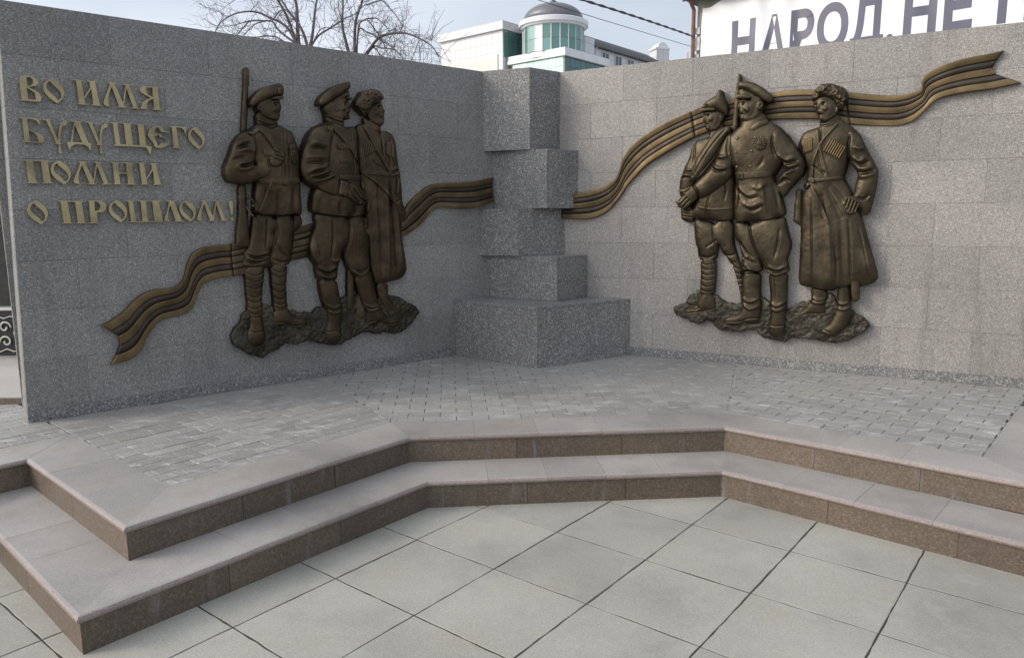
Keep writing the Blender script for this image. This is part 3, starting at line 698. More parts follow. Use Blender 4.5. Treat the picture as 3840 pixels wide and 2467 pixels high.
FIG['F']='''
b||0.03|1|0.04|2670,1000 2797,980 2794,888 2808,764 2722,753 2698,771 2629,744 2574,732 2536,738 2531,764 2556,784 2611,795 2648,848 2681,891
b||0.05|1|0.04|2866,1007 2968,1019 2979,815 2980,733 2926,663 2876,616 2815,604 2767,634 2772,661 2825,707 2857,792 2874,851
b||0.04|1.15|0.065|2539,2127 2566,2209 2685,2241 2822,2290 2898,2239 2974,2158 2957,2074 2900,2000 2891,1907 2872,1853 2924,1765 2975,1646 3021,1527 3079,1343 3159,1090 3120,1040 3026,1012 2968,1019 2879,1006 2845,971 2687,995 2579,1011 2579,1296 2576,1543 2576,1706 2600,1826 2604,1930 2575,2051
b||0.035|1|0.03|2562,2209 2531,2143 2519,2104 2579,1934 2602,1925 2587,2093
b||0.05|1|0.04|2673,2288 2809,2329 2829,2278 2724,2211 2679,2233
b||0.065|1.05|0.05|2623,2432 2658,2464 2717,2475 2785,2439 2808,2391 2813,2352 2793,2315 2758,2293 2728,2275 2684,2278 2662,2315 2645,2339 2657,2352 2635,2379
b||0.07|1.1|0.05|2893,2189 2960,2182 3001,2095 3056,1993 3104,1907 3109,1838 3089,1683 3067,1574 3032,1557 3000,1605 2981,1662 2942,1716 2952,1795 2970,1871 2910,1949 2891,2039 2904,2123
b||0.08|1|0.03|2942,1716 2989,1681 2999,1630 2971,1581 2922,1566 2904,1582 2896,1619 2882,1638 2871,1662 2893,1695
a|fur_hat|0.075|1.25|0.055|2614,2427 2608,2460 2632,2520 2669,2548 2728,2556 2787,2539 2847,2510 2868,2470 2864,2417 2848,2380 2826,2350 2800,2361 2767,2440 2707,2460 2661,2452 2632,2434
f|hat_stripe|0.012|0.3|0.008|2636,2472 2697,2542 2730,2548 2720,2514 2660,2462
f|cartridge_tube|0.01|0.5|0.006|2569,2148 2575,2149 2579,2039 2573,2038
f|cartridge_tube|0.01|0.5|0.006|2580,2149 2586,2151 2591,2042 2585,2040
f|cartridge_tube|0.01|0.5|0.006|2591,2151 2597,2152 2602,2044 2596,2043
f|cartridge_tube|0.01|0.5|0.006|2603,2153 2609,2154 2613,2047 2607,2046
f|cartridge_tube|0.01|0.5|0.006|2614,2155 2620,2156 2624,2050 2618,2048
f|cartridge_tube|0.01|0.5|0.006|2625,2156 2631,2158 2636,2052 2630,2051
f|cartridge_tube|0.01|0.5|0.006|2764,2140 2772,2137 2723,2042 2714,2046
f|cartridge_tube|0.01|0.5|0.006|2780,2132 2787,2129 2738,2033 2729,2037
f|cartridge_tube|0.01|0.5|0.006|2795,2123 2802,2120 2753,2025 2744,2028
f|cartridge_tube|0.01|0.5|0.006|2810,2114 2817,2112 2769,2016 2760,2020
f|cartridge_tube|0.01|0.5|0.006|2825,2106 2833,2103 2784,2008 2775,2011
f|cartridge_tube|0.01|0.5|0.006|2840,2097 2848,2095 2799,1999 2790,2003
f|cartridge_tube|0.01|0.5|0.006|2855,2089 2863,2086 2814,1991 2805,1994
f|cartridge_tube|0.01|0.5|0.006|2870,2080 2878,2078 2830,1982 2821,1986
f|strap|0.008|0.4|0.008|2660,2231 2673,2231 2696,2087 2771,1844 2754,1840 2680,2080
f|strap|0.008|0.4|0.008|2810,2268 2823,2259 2706,2118 2654,1963 2652,1851 2635,1852 2636,1963 2687,2119
f|belt|0.009|0.4|0.008|2584,1855 2675,1844 2869,1862 2878,1837 2766,1826 2676,1817 2592,1823
f|buckle|0.016|0.4|0.006|2630,1855 2669,1851 2669,1811 2635,1812
f|dagger|0.016|0.7|0.012|2570,1801 2607,1825 2635,1800 2603,1764 2579,1773
f|strap|0.012|0.5|0.008|2637,1776 2663,1779 2721,1674 2786,1522 2794,1502 2780,1492 2766,1510 2702,1615
a|ammunition_pouch|0.03|0.9|0.03|2523,1770 2573,1777 2581,1578 2582,1468 2554,1488 2509,1520 2515,1571 2515,1656 2522,1693
a|saber_scabbard|0.1|0.8|0.016|2938,1462 2981,1470 3027,1013 3033,916 3017,898 2992,896 2976,928 2966,1019
s||15|15|0|2926,1999 2971,1966 3019,1995
s||15|15|0|2959,1912 3024,1910 3073,1931
s||15|15|0|2970,1849 3034,1855 3083,1869
s||15|15|0|2929,2076 2973,2058 3015,2072
s||10|-14|0|2934,1975 2987,1938 3042,1963
s||10|-14|0|2968,1881 3033,1882 3082,1900
s||10|-14|0|2899,2155 2890,2055 2906,1968
s||10|-14|0|2979,1693 3023,1684 3057,1715
s||7|-10|0|2648,1691 2668,1366 2690,1011
s||7|-10|0|2838,1327 2854,1165 2862,1010
s||7|-10|0|2991,1488 3046,1290 3104,1035
s||7|-10|0|2923,1528 2947,1288 2965,1038
s||20|-10|0|2719,1730 2730,1649 2752,1529
s||20|-10|0|2753,1785 2820,1648 2879,1528
s||20|-10|0|2767,1808 2847,1711 2894,1647
s||20|-10|0|2864,1528 2892,1287 2914,1028
s||22|10|0|2782,1528 2802,1286 2825,1000
s||22|10|0|3034,1369 3072,1210 3124,1068
s||8|-8|0|2639,1947 2702,1905 2748,1880
s||8|-8|0|2682,2009 2701,1929 2742,1864
s||8|-8|0|2685,2229 2696,2166 2691,2119
s||8|-7|0|2680,2264 2743,2257 2811,2299
s||5|6|0|2678,2253 2744,2241 2819,2286
s||8|10|0|2663,2409 2657,2379 2649,2350
s||7|7|0|2635,2415 2649,2420
s||8|7|0|2676,2418 2705,2428 2731,2418
o||12|-11|0|2697,2405
o||9|-8|0|2645,2401
o||20|8|0|2715,2367
s||8|6|0|2650,2344 2672,2351 2699,2336
s||5|-6|0|2662,2326 2696,2322
o||15|8|0|2682,2295
s||9|9|0|2800,2368 2798,2338
s||16|-3|0|2773,2386 2769,2332 2734,2296
s||5|-11|0|2910,1686 2895,1631
s||5|-11|0|2933,1678 2915,1607
s||5|-11|0|2955,1666 2934,1591
s||5|-11|0|2978,1654 2956,1591
s||10|10|0|2687,917 2738,898 2795,913
s||10|10|0|2685,883 2740,873 2793,888
s||10|10|0|2876,884 2922,878 2969,897
s||10|10|0|2879,843 2924,833 2972,856
s||5|-6|0|2537,757 2620,770 2697,787 2806,785
s||6|-6|0|2777,666 2828,648 2860,625
'''
FIG['E']='''
b||0.045|1|0.055|2053,1525 2187,1507 2220,1360 2283,1208 2301,1105 2137,1087 2121,1127 2133,1205 2103,1333 2066,1376
b||0.05|1|0.065|2183,1507 2365,1540 2453,1556 2482,1437 2514,1346 2505,1280 2485,1213 2505,1138 2490,1106 2344,1094 2304,1158 2247,1292 2209,1377
b||0.055|1|0.04|2137,1093 2288,1098 2286,952 2300,824 2295,737 2288,683 2212,678 2169,688 2128,664 2060,651 2006,665 2000,691 2031,717 2108,737 2148,807 2136,946
b||0.06|1|0.045|2343,1100 2493,1111 2496,961 2496,808 2490,748 2491,628 2463,586 2407,578 2373,601 2368,681 2375,785 2366,956
b||0.06|1.2|0.085|2004,2211 2075,2276 2188,2306 2300,2311 2389,2257 2454,2185 2495,2128 2438,2018 2381,1907 2358,1876 2396,1777 2448,1645 2460,1569 2365,1537 2220,1517 2138,1513 2067,1513 2055,1701 2066,1860 2028,1994 1998,2120
b||0.08|1|0.05|2075,2280 2106,2327 2219,2344 2241,2383 2282,2348 2302,2298 2231,2238 2150,2243
b||0.085|1.05|0.055|2059,2493 2148,2502 2228,2504 2270,2452 2264,2397 2242,2365 2221,2334 2156,2314 2107,2313 2077,2336 2070,2361 2063,2377 2073,2390 2051,2411 2061,2436
b||0.115|0.8|0.018|2215,2407 2221,2455 2242,2463 2262,2451 2266,2427 2250,2390 2227,2386
b||0.09|1.15|0.055|2011,2231 1963,2188 1924,2099 1885,1992 1835,1934 1760,1862 1716,1812 1752,1758 1766,1711 1810,1710 1894,1761 1994,1835 2044,1901 2025,2078
b||0.105|1|0.025|1728,1810 1691,1812 1638,1788 1587,1785 1591,1771 1648,1751 1614,1717 1570,1683 1572,1667 1593,1667 1587,1635 1616,1633 1632,1617 1661,1624 1689,1646 1723,1680 1762,1713 1755,1766
b||0.08|1.15|0.055|2340,2200 2383,2249 2455,2193 2514,2103 2572,2013 2598,1948 2585,1883 2542,1836 2475,1757 2431,1699 2396,1777 2374,1841 2414,1890 2452,1937 2367,2046 2339,2136
a|coat_collar|0.12|0.9|0.03|2298,2315 2313,2282 2184,2197 2146,2244 2177,2282 2236,2315
a|coat_collar|0.115|0.8|0.02|2108,2278 2077,2248 2056,2206 2078,2205 2102,2234 2122,2245
a|cap|0.11|1|0.05|2061,2565 2055,2598 2069,2621 2127,2621 2192,2600 2258,2558 2301,2514 2335,2463 2310,2440 2272,2451 2231,2483 2180,2515 2114,2557
a|cap_band|0.105|1|0.045|2065,2565 2114,2559 2180,2517 2231,2485 2258,2460 2215,2447 2149,2482 2063,2507
a|visor|0.14|0.8|0.018|2041,2488 2057,2516 2099,2519 2148,2507 2171,2484 2125,2478 2084,2486
f|belt|0.01|0.5|0.01|2054,1909 2139,1911 2361,1913 2366,1869 2141,1856 2065,1855
f|buckle|0.017|0.4|0.006|2077,1913 2135,1914 2139,1858 2081,1856
f|star|0.025|0.3|0.006|2106,1903 2112,1890 2126,1890 2115,1882 2120,1867 2108,1876 2097,1868 2100,1882 2089,1890 2102,1890
f|holster|0.02|0.9|0.02|2014,1860 2058,1865 2066,1826 2063,1674 2014,1678 2006,1803
f|rosette|0.012|0.5|0.01|2306,2129 2305,2115 2300,2102 2292,2091 2281,2083 2268,2078 2254,2077 2240,2079 2226,2085 2214,2095 2205,2107 2199,2120 2197,2135 2198,2149 2203,2162 2211,2173 2222,2181 2235,2186 2249,2187 2263,2185 2277,2178 2288,2169 2298,2157 2303,2144
f|medal|0.024|0.5|0.008|2272,2131 2270,2121 2263,2113 2252,2111 2242,2114 2234,2122 2231,2133 2233,2144 2240,2151 2251,2153 2261,2150 2269,2142
f|button|0.006|0.9|0.008|2084,2178 2081,2170 2073,2167 2065,2171 2061,2179 2064,2187 2072,2190 2080,2186
f|button|0.006|0.9|0.008|2222,2178 2219,2170 2212,2167 2203,2171 2200,2179 2203,2187 2211,2190 2219,2186
f|button|0.006|0.9|0.008|2081,2069 2078,2061 2070,2058 2061,2062 2058,2070 2061,2078 2069,2081 2077,2078
f|button|0.006|0.9|0.008|2202,2073 2199,2065 2191,2062 2183,2066 2180,2074 2183,2082 2191,2085 2199,2082
f|button|0.006|0.9|0.008|2089,1955 2086,1947 2078,1943 2070,1947 2066,1956 2069,1964 2077,1967 2086,1963
f|button|0.006|0.9|0.008|2199,1955 2196,1947 2188,1944 2180,1947 2176,1956 2179,1964 2187,1967 2195,1963
s||15|15|0|2391,2037 2447,1994 2516,2015
s||15|15|0|2417,1971 2473,1945 2549,1966
s||15|15|0|2392,1834 2437,1873 2469,1856
s||15|15|0|2404,1907 2460,1897 2520,1927
s||15|15|0|1885,1975 1937,1948 2004,1954
s||15|15|0|1917,2041 1968,2039 2009,2053
s||10|-14|0|2408,2004 2464,1965 2540,1990
s||10|-14|0|2419,1930 2474,1916 2543,1942
s||10|-14|0|2401,1801 2447,1840 2486,1831
s||10|-14|0|2344,2192 2342,2103 2372,2021
s||10|-14|0|1869,1959 1921,1923 1989,1921
s||10|-14|0|2004,2203 1995,2104 2028,1986
s||10|-14|0|1726,1814 1763,1757 1764,1714
s||18|9|0|2085,1801 2170,1732 2251,1747
s||18|9|0|2131,1674 2199,1640 2279,1672
s||18|9|0|2273,1821 2294,1697 2316,1547
s||18|9|0|2209,1798 2258,1780 2305,1820
s||14|-9|0|2095,1767 2172,1699 2253,1714
s||14|-9|0|2149,1632 2216,1606 2296,1647
s||14|-9|0|2352,1835 2389,1711 2420,1563
s||14|-9|0|2067,1843 2087,1742 2075,1616
s||14|-9|0|2014,2152 2035,2036 2052,1919
s||14|-9|0|2235,1945 2266,1977 2280,2025
s||8|10|0|2075,2455 2068,2431 2058,2409
s||8|8|0|2076,2469 2109,2473 2142,2458
o||13|-11|0|2106,2447
o||9|-8|0|2071,2451
o||22|8|0|2144,2398
s||8|8|0|2070,2385 2087,2392 2108,2380
s||5|-7|0|2070,2369 2105,2365
o||15|9|0|2098,2334
o||10|-8|0|2241,2423
s||16|-3|0|2199,2434 2193,2378 2155,2332
s||9|-7|0|2108,2400 2125,2375 2122,2342
s||5|-10|0|1649,1741 1605,1693
s||5|-10|0|1676,1720 1606,1652
s||5|-10|0|1699,1698 1635,1634
s||5|-10|0|1700,1793 1657,1764
s||12|11|0|2136,1119 2194,1129 2286,1106
s||12|11|0|2151,1171 2202,1138 2277,1115
s||12|11|0|2349,1159 2423,1136 2493,1171
s||12|11|0|2318,1124 2400,1093 2488,1112
s||12|11|0|2089,1239 2132,1214 2198,1241
s||10|-11|0|2145,1107 2195,1111 2286,1098
s||10|-11|0|2342,1133 2416,1114 2494,1138
s||10|-11|0|2188,1495 2209,1377 2282,1208
s||10|-11|0|2102,1359 2163,1274 2232,1224
s||10|-11|0|2123,1239 2183,1206 2250,1174
s||10|-11|0|2424,1461 2414,1337 2394,1227
s||11|12|0|2149,895 2213,863 2286,892
s||11|12|0|2155,843 2215,802 2293,832
s||11|12|0|2374,862 2428,839 2490,876
s||11|12|0|2376,819 2429,800 2489,825
s||5|-6|0|2007,680 2127,688 2202,718 2289,728
s||5|-6|0|2374,677 2427,671 2487,684
s||6|-6|0|2392,1093 2406,957 2406,872
'''
ROCK['L']='1387,882 1435,912 1496,942 1560,952 1623,923 1637,874 1753,888 1795,876 1836,856 1888,859 1940,846 1977,880 2039,883 2066,885 2206,941 2253,962 2356,937 2520,907 2601,918 2642,933 2733,908 2783,868 2877,824 2939,764 2906,730 2861,671 2796,623 2753,600 2669,587 2589,618 2508,609 2440,634 2362,634 2274,605 2188,567 2104,560 2033,578 1962,603 1893,632 1840,617 1771,609 1705,625 1661,598 1586,575 1536,549 1487,544 1425,572 1358,620 1307,657 1294,690 1296,744 1331,787 1364,822 1379,851'
ROCK['R']='1553,753 1571,786 1662,822 1696,888 1741,903 1758,944 1794,937 1928,898 1973,855 2043,837 2129,836 2286,913 2320,889 2362,865 2487,803 2542,831 2596,881 2666,888 2796,919 2825,954 2849,930 2866,889 2983,829 3029,790 3074,777 3122,722 3095,671 3024,617 2967,579 2877,551 2807,559 2737,571 2658,573 2554,583 2507,536 2425,548 2342,559 2300,574 2265,615 2197,624 2147,590 2061,593 1982,596 1937,621 1900,663 1838,678 1785,638 1721,657 1656,685 1591,709'
MONO=['3038,695 3036,737 3069,740', '3049,696 3047,728 3058,727 3059,713 3050,710', '3063,696 3070,728 3071,697']
RIB['lu']='454,898 499,909 600,975 656,1033 730,1084 803,1105 876,1106 950,1120 998,1169 1021,1234 1041,1291 1080,1349 1146,1379 1265,1395 1386,1405 1916,1516 1985,1535 2433,1578 2777,1609 2877,1700 2977,1778 3079,1841 3182,1866 3392,1878 3597,1896 3789,1930'
RIB['ll']='492,626 544,632 626,653 683,704 737,795 810,878 885,903 973,914 1038,948 1077,1038 1121,1115 1182,1145 1262,1160 1427,1177 1791,1253 1954,1278 2422,1334 2782,1409 2868,1442 2968,1492 3058,1574 3124,1636 3215,1662 3414,1652 3593,1659 3786,1704'
RIB['ru']='474,1768 630,1781 764,1800 881,1830 984,1891 1029,1963 1061,2067 1127,2158 1214,2226 1343,2300 1480,2362 1634,2421 1755,2462 1962,2504 2029,2518 2315,2532 2433,2536 2612,2526 2863,2487 3014,2461 3154,2441 3257,2442 3334,2461 3354,2489 3347,2524 3374,2564 3432,2600 3513,2630 3623,2656 3731,2669 3840,2686'
RIB['rl']='474,1549 670,1543 801,1557 918,1610 998,1690 1065,1774 1098,1826 1165,1896 1284,2006 1433,2092 1579,2166 1742,2237 1969,2297 2324,2321 2507,2316 2684,2302 2859,2259 3028,2232 3151,2221 3239,2222 3317,2252 3375,2308 3433,2372 3492,2401 3640,2423 3785,2432 3956,2460'
LET=[('В', 0, 135, 251, 2292, 2444), ('О', 0, 261, 377, 2290, 2443), ('И', 0, 428, 582, 2296, 2449), ('М', 0, 588, 808, 2297, 2451), ('Я', 0, 806, 940, 2299, 2451), ('Б', 1, 121, 244, 2047, 2195), ('У', 1, 241, 374, 1990, 2195), ('Д', 1, 359, 500, 2013, 2195), ('У', 1, 473, 604, 1999, 2195), ('Щ', 1, 616, 859, 2001, 2203), ('Е', 1, 837, 977, 2050, 2201), ('Г', 1, 977, 1094, 2056, 2203), ('О', 1, 1095, 1210, 2053, 2209), ('П', 2, 114, 267, 1803, 1947), ('О', 2, 256, 371, 1797, 1951), ('М', 2, 377, 593, 1803, 1948), ('Н', 2, 593, 747, 1805, 1951), ('И', 2, 754, 908, 1807, 1953), ('О', 3, 112, 224, 1551, 1706), ('П', 3, 277, 432, 1556, 1702), ('Р', 3, 439, 554, 1556, 1705), ('О', 3, 561, 676, 1558, 1710), ('Ш', 3, 668, 912, 1560, 1705), ('Л', 3, 899, 1028, 1560, 1706), ('О', 3, 1001, 1115, 1556, 1713), ('М', 3, 1116, 1330, 1562, 1708), ('!', 3, 1340, 1380, 1562, 1710)]
# ------------------------------------------------------------------ bronze reliefs: height fields standing proud of the walls
def dec(t): return [tuple(int(c)/1000 for c in q.split(',')) for q in t.split()]
def inpoly(X, Y, poly):
    ins = np.zeros(X.shape, bool); n = len(poly)
    for i in range(n):
        x0, y0 = poly[i]; x1, y1 = poly[(i+1) % n]
        if y0 == y1: continue
        c = ((y0 > Y) != (y1 > Y)) & (X < (x1-x0)*(Y-y0)/(y1-y0)+x0); ins ^= c
    return ins
def smooth_poly(p, it=1, k=.16):
    """corner-cutting so that traced outlines read as curves"""
    for _ in range(it):
        q = []; n = len(p)
        for i in range(n):
            a, b = p[i], p[(i+1) % n]; q.append((a[0]*(1-k)+b[0]*k, a[1]*(1-k)+b[1]*k)); q.append((a[0]*k+b[0]*(1-k), a[1]*k+b[1]*(1-k)))
        p = q
    return p
def segdist(X, Y, pts, taper=False):
    d = np.full(X.shape, 9.); par = np.zeros(X.shape)
    if len(pts) == 1: r = np.hypot(X-pts[0][0], Y-pts[0][1]); return (r, np.ones(X.shape)) if taper else r
    n = len(pts)-1
    for i, ((x0, y0), (x1, y1)) in enumerate(zip(pts[:-1], pts[1:])):
        dx, dy = x1-x0, y1-y0; l2 = dx*dx+dy*dy+1e-12; t = np.clip(((X-x0)*dx+(Y-y0)*dy)/l2, 0, 1)
        q = np.hypot(X-x0-t*dx, Y-y0-t*dy); c = q < d; d = np.where(c, q, d); par = np.where(c, (i+t)/n, par)
    return (d, np.clip(np.sin(np.pi*np.clip(par, .02, .98)), 0, 1)**.6) if taper else d
def spline(pts, k=6):
    if len(pts) < 3: return pts
    out = []; n = len(pts)
    for i in range(n-1):
        p0, p1, p2, p3 = pts[max(i-1, 0)], pts[i], pts[i+1], pts[min(i+2, n-1)]
        for j in range(k):
            t = j/k; out.append(tuple(.5*((2*p1[c])+(-p0[c]+p2[c])*t+(2*p0[c]-5*p1[c]+4*p2[c]-p3[c])*t*t+(-p0[c]+3*p1[c]-3*p2[c]+p3[c])*t**3) for c in range(len(p1))))
    out.append(pts[-1]); return out
def inflate(mask, h, lam):
    """screened Poisson: (lap - 1/lam^2) u = -1 with u = 0 outside; sqrt(2u) is a smooth pillow"""
    m = np.pad(mask, 1); k = (h/lam)**2; b = np.where(m, h*h, 0.); u = np.zeros(m.shape); r = b.copy(); p = r.copy(); rs = (r*r).sum(); rs0 = rs
    if rs == 0: return np.zeros(mask.shape)
    for _ in range(260):
        q = (4+k)*p; q[1:] -= p[:-1]; q[:-1] -= p[1:]; q[:, 1:] -= p[:, :-1]; q[:, :-1] -= p[:, 1:]; q *= m
        al = rs/(p*q).sum(); u += al*p; r -= al*q; rn = (r*r).sum()
        if rn < rs0*1e-7: break
        p = r+(rn/rs)*p; rs = rn
    return np.sqrt(2*np.maximum(u, 0))[1:-1, 1:-1]
def blur(a, mask, it=1):
    for _ in range(it):
        w = np.pad(mask.astype(float), 1); v = np.pad(np.where(mask, a, 0.), 1); s = np.zeros(a.shape); c = np.zeros(a.shape)
        for dy in (0, 1, 2):
            for dx in (0, 1, 2):
                f = (2 if dy == 1 else 1)*(2 if dx == 1 else 1); s += f*v[dy:dy+a.shape[0], dx:dx+a.shape[1]]; c += f*w[dy:dy+a.shape[0], dx:dx+a.shape[1]]
        a = np.where(mask, s/np.maximum(c, 1), a)
    return a
def gnoise(shape, sig, seed):
    n = int(3*sig); r = np.random.default_rng(seed).standard_normal((shape[0]+2*n, shape[1]+2*n)); k = np.exp(-.5*(np.arange(-n, n+1)/sig)**2); k /= k.sum()
    r = np.apply_along_axis(lambda v: np.convolve(v, k, 'valid'), 0, r); r = np.apply_along_axis(lambda v: np.convolve(v, k, 'valid'), 1, r); return r/(r.std()+1e-9)
CELL = .0034
def field_mesh(name, mask, H, bottom, x0, z0, material, parent, base, loop_smooth=3):
    """mesh of a masked height field with side walls down to `bottom`; local frame of the wall: x along, y into the wall, z up"""
    ny, nx = mask.shape; quad = mask[:-1, :-1] & mask[1:, :-1] & mask[:-1, 1:] & mask[1:, 1:]
    use = np.zeros(mask.shape, bool); use[:-1, :-1] |= quad; use[1:, :-1] |= quad; use[:-1, 1:] |= quad; use[1:, 1:] |= quad
    idx = np.full(mask.shape, -1); idx[use] = np.arange(use.sum()); jj, ii = np.nonzero(use)
    if len(jj) < 4: return None
    P = np.stack([x0+ii*CELL, z0+jj*CELL], 1).astype(float); Hh = H[jj, ii].copy(); bt = (bottom[jj, ii] if hasattr(bottom, 'shape') else np.full(len(jj), bottom))
    qj, qi = np.nonzero(quad); F = np.stack([idx[qj, qi], idx[qj, qi+1], idx[qj+1, qi+1], idx[qj+1, qi]], 1)
    q2 = np.pad(quad, 1); bd = []
    for dj, di, a, b in ((-1, 0, (0, 0), (0, 1)), (1, 0, (1, 1), (1, 0)), (0, -1, (1, 0), (0, 0)), (0, 1, (0, 1), (1, 1))):
        ed = ~q2[qj+1+dj, qi+1+di]; bd.append(np.stack([idx[qj[ed]+a[0], qi[ed]+a[1]], idx[qj[ed]+b[0], qi[ed]+b[1]]], 1))
    bd = np.concatenate(bd); n = len(P)
    for _ in range(loop_smooth):
        s = np.zeros((n, 3)); c = np.zeros(n); V3 = np.column_stack([P, Hh])
        for a, b in ((0, 1), (1, 0)): np.add.at(s, bd[:, a], V3[bd[:, b]]); np.add.at(c, bd[:, a], 1)
        k = c > 0; P[k] = .5*P[k]+.5*s[k, :2]/c[k, None]
    bv = np.unique(bd); rem = np.full(n, -1); rem[bv] = n+np.arange(len(bv))
    V = np.column_stack([P[:, 0]-base[0], -Hh, P[:, 1]-base[1]]); V2 = np.column_stack([P[bv, 0]-base[0], -np.minimum(bt[bv], Hh[bv]-.001), P[bv, 1]-base[1]])
    SK = np.stack([bd[:, 1], bd[:, 0], rem[bd[:, 0]], rem[bd[:, 1]]], 1)
    allV = np.concatenate([V, V2]); allF = np.concatenate([F, SK])
    me = bpy.data.meshes.new(name); me.vertices.add(len(allV)); me.vertices.foreach_set('co', allV.ravel().astype(np.float32))
    me.loops.add(allF.size); me.loops.foreach_set('vertex_index', allF.ravel().astype(np.int32)); me.polygons.add(len(allF))
    me.polygons.foreach_set('loop_start', np.arange(0, allF.size, 4, dtype=np.int32)); me.polygons.foreach_set('loop_total', np.full(len(allF), 4, np.int32))
    me.update(calc_edges=True); me.validate(); me.polygons.foreach_set('use_smooth', np.ones(len(me.polygons), bool)); me.materials.append(material)
    o = bpy.data.objects.new(name, me); return link(o, parent)
FRAME = {'L': ((WLa[0], WLa[1]), A_L), 'R': ((CORN[0], CORN[1]), A_R)}
def wall_empty(name, side, s, z, h=0.0):
    o, a = FRAME[side]; return empty(name, (o[0]+math.cos(a)*s+math.sin(a)*h, o[1]+math.sin(a)*s-math.cos(a)*h, z), a)
def smax(a, b, k=.010):
    d = np.clip(.5+.5*(b-a)/k, 0, 1); return a+(b-a)*d+k*d*(1-d)
def build_figure(key, side, name, label, body_mat, part_mat, seed, group):
    parts = []
    for ln in FIG[key].strip().split('\n'):
        kind, nm, b, c, lam, pts = ln.split('|'); parts.append((kind, nm, float(b), float(c), float(lam), dec(pts)))
    ps = np.array([q for p in parts if p[0] in 'baf' for q in p[5]]); x0, z0 = ps.min(0)-.02; x1, z1 = ps.max(0)+.02
    nx, ny = int((x1-x0)/CELL)+2, int((z1-z0)/CELL)+2
    X, Y = np.meshgrid(x0+np.arange(nx)*CELL, z0+np.arange(ny)*CELL)
    bz = min(q[1] for p in parts if p[0] == 'b' for q in p[5]); bx = (x0+x1)/2
    root = wall_empty(name, side, bx, bz); tag(root, label, 'relief figure', group)
    H = np.full(X.shape, -1.); body = np.zeros(X.shape, bool)
    def local(poly, pad=4):
        a = np.array(poly); i0 = max(int((a[:, 0].min()-x0)/CELL)-pad, 0); i1 = min(int((a[:, 0].max()-x0)/CELL)+pad+2, nx); j0 = max(int((a[:, 1].min()-z0)/CELL)-pad, 0); j1 = min(int((a[:, 1].max()-z0)/CELL)+pad+2, ny)
        return slice(j0, j1), slice(i0, i1)
    for kind, nm, b, c, lam, pts in parts:
        if kind == 'b': poly = smooth_poly(pts); sl = local(poly); body[sl] |= inpoly(X[sl], Y[sl], poly)
    Gf = inflate(body, CELL, .08); body[:] = False
    for kind, nm, b, c, lam, pts in parts:
        if kind != 'b': continue
        poly = smooth_poly(pts); sl = local(poly); mk_ = inpoly(X[sl], Y[sl], poly); h = b+(.026 if lam >= .065 else .010)+c*(.50*Gf[sl]+.36*inflate(mk_, CELL, .014 if lam >= .065 else lam*.5))
        Hs = H[sl]; bs_ = body[sl]; H[sl] = np.where(mk_, np.where(bs_, smax(Hs, h, .006), h), Hs); body[sl] |= mk_
    H = blur(H, body, 1)
    for kind, nm, w, a, lam, pts in parts:
        if kind in 'so':
            p = spline(pts); sl = local(p, 14); d, tp = segdist(X[sl], Y[sl], p, True); big = w >= 6 and len(pts) > 2; kw = .95 if big else .75; H[sl] = np.where(body[sl], H[sl]+(1.15*tp if big else 1.55)*a/1000*np.exp(-(d/(w/1000*kw))**2), H[sl])
    H = np.where(body, np.maximum(H+.0006*gnoise(H.shape, 9, seed)+.0003*gnoise(H.shape, 2, seed+1), .012), H); H = blur(H, body, 1)
    field_mesh('body', body, H, -.001, x0, z0, body_mat, root, (bx, bz))
    Hb = np.where(body, H, 0.); soft = blur(Hb, np.ones(body.shape, bool), 4)
    occ = Hb.copy()
    for kind, nm, b, c, lam, pts in parts:
        if kind not in 'af': continue
        poly = smooth_poly(pts); sl = local(poly); mk_ = inpoly(X[sl], Y[sl], poly)
        if nm in ('cartridge_tube', 'button', 'star'):
            def hs(x, z): return float(occ[min(max(int(round((z-z0)/CELL)), 0), ny-1), min(max(int(round((x-x0)/CELL)), 0), nx-1)])
            if nm == 'cartridge_tube':
                a_, b_ = ((pts[0][0]+pts[1][0])/2, (pts[0][1]+pts[1][1])/2), ((pts[2][0]+pts[3][0])/2, (pts[2][1]+pts[3][1])/2)
                q_ = [(a_[0]+(b_[0]-a_[0])*t/6, a_[1]+(b_[1]-a_[1])*t/6) for t in range(7)]; hv = [hs(*q) for q in q_]; hv = [max(sum(hv[max(0, i-1):i+2])/len(hv[max(0, i-1):i+2]), .01) for i in range(7)]
                MB().tube([(x-bx, -(h_+.005), z-bz) for (x, z), h_ in zip(q_, hv)], .0062, 8).build(nm, M['gold'] if side == 'R' else M['bronze'], root, True)
            elif nm == 'button':
                cx = sum(q[0] for q in pts)/len(pts); cz = sum(q[1] for q in pts)/len(pts); h_ = hs(cx, cz); r_ = .014; vs = []; 
                for i in range(5):
                    ph = i*math.pi/2/4
                    for j in range(10): vs.append((cx-bx+r_*math.cos(ph)*math.cos(j*.6283), -(h_-.002+.010*math.sin(ph)), cz-bz+r_*math.cos(ph)*math.sin(j*.6283)))
                mk(nm, vs, [(i*10+j, i*10+(j+1) % 10, (i+1)*10+(j+1) % 10, (i+1)*10+j) for i in range(4) for j in range(10)]+[tuple(40+j for j in range(10))], part_mat, root, True)
            else:
                cx = sum(q[0] for q in pts)/len(pts); cz = sum(q[1] for q in pts)/len(pts); hm = max(hs(*q) for q in pts+[(cx, cz)]); n_ = len(pts)
                vs = [(x-bx, -(hs(x, z)-.004), z-bz) for x, z in pts]+[(x-bx, -(max(hs(x, z), hm-.012)+.004), z-bz) for x, z in pts]+[(cx-bx, -(hm+.010), cz-bz)]
                mk(nm, vs, [(i, (i+1) % n_, n_+(i+1) % n_, n_+i) for i in range(n_)]+[(n_+i, n_+(i+1) % n_, 2*n_) for i in range(n_)], M['gold'], root)
            continue
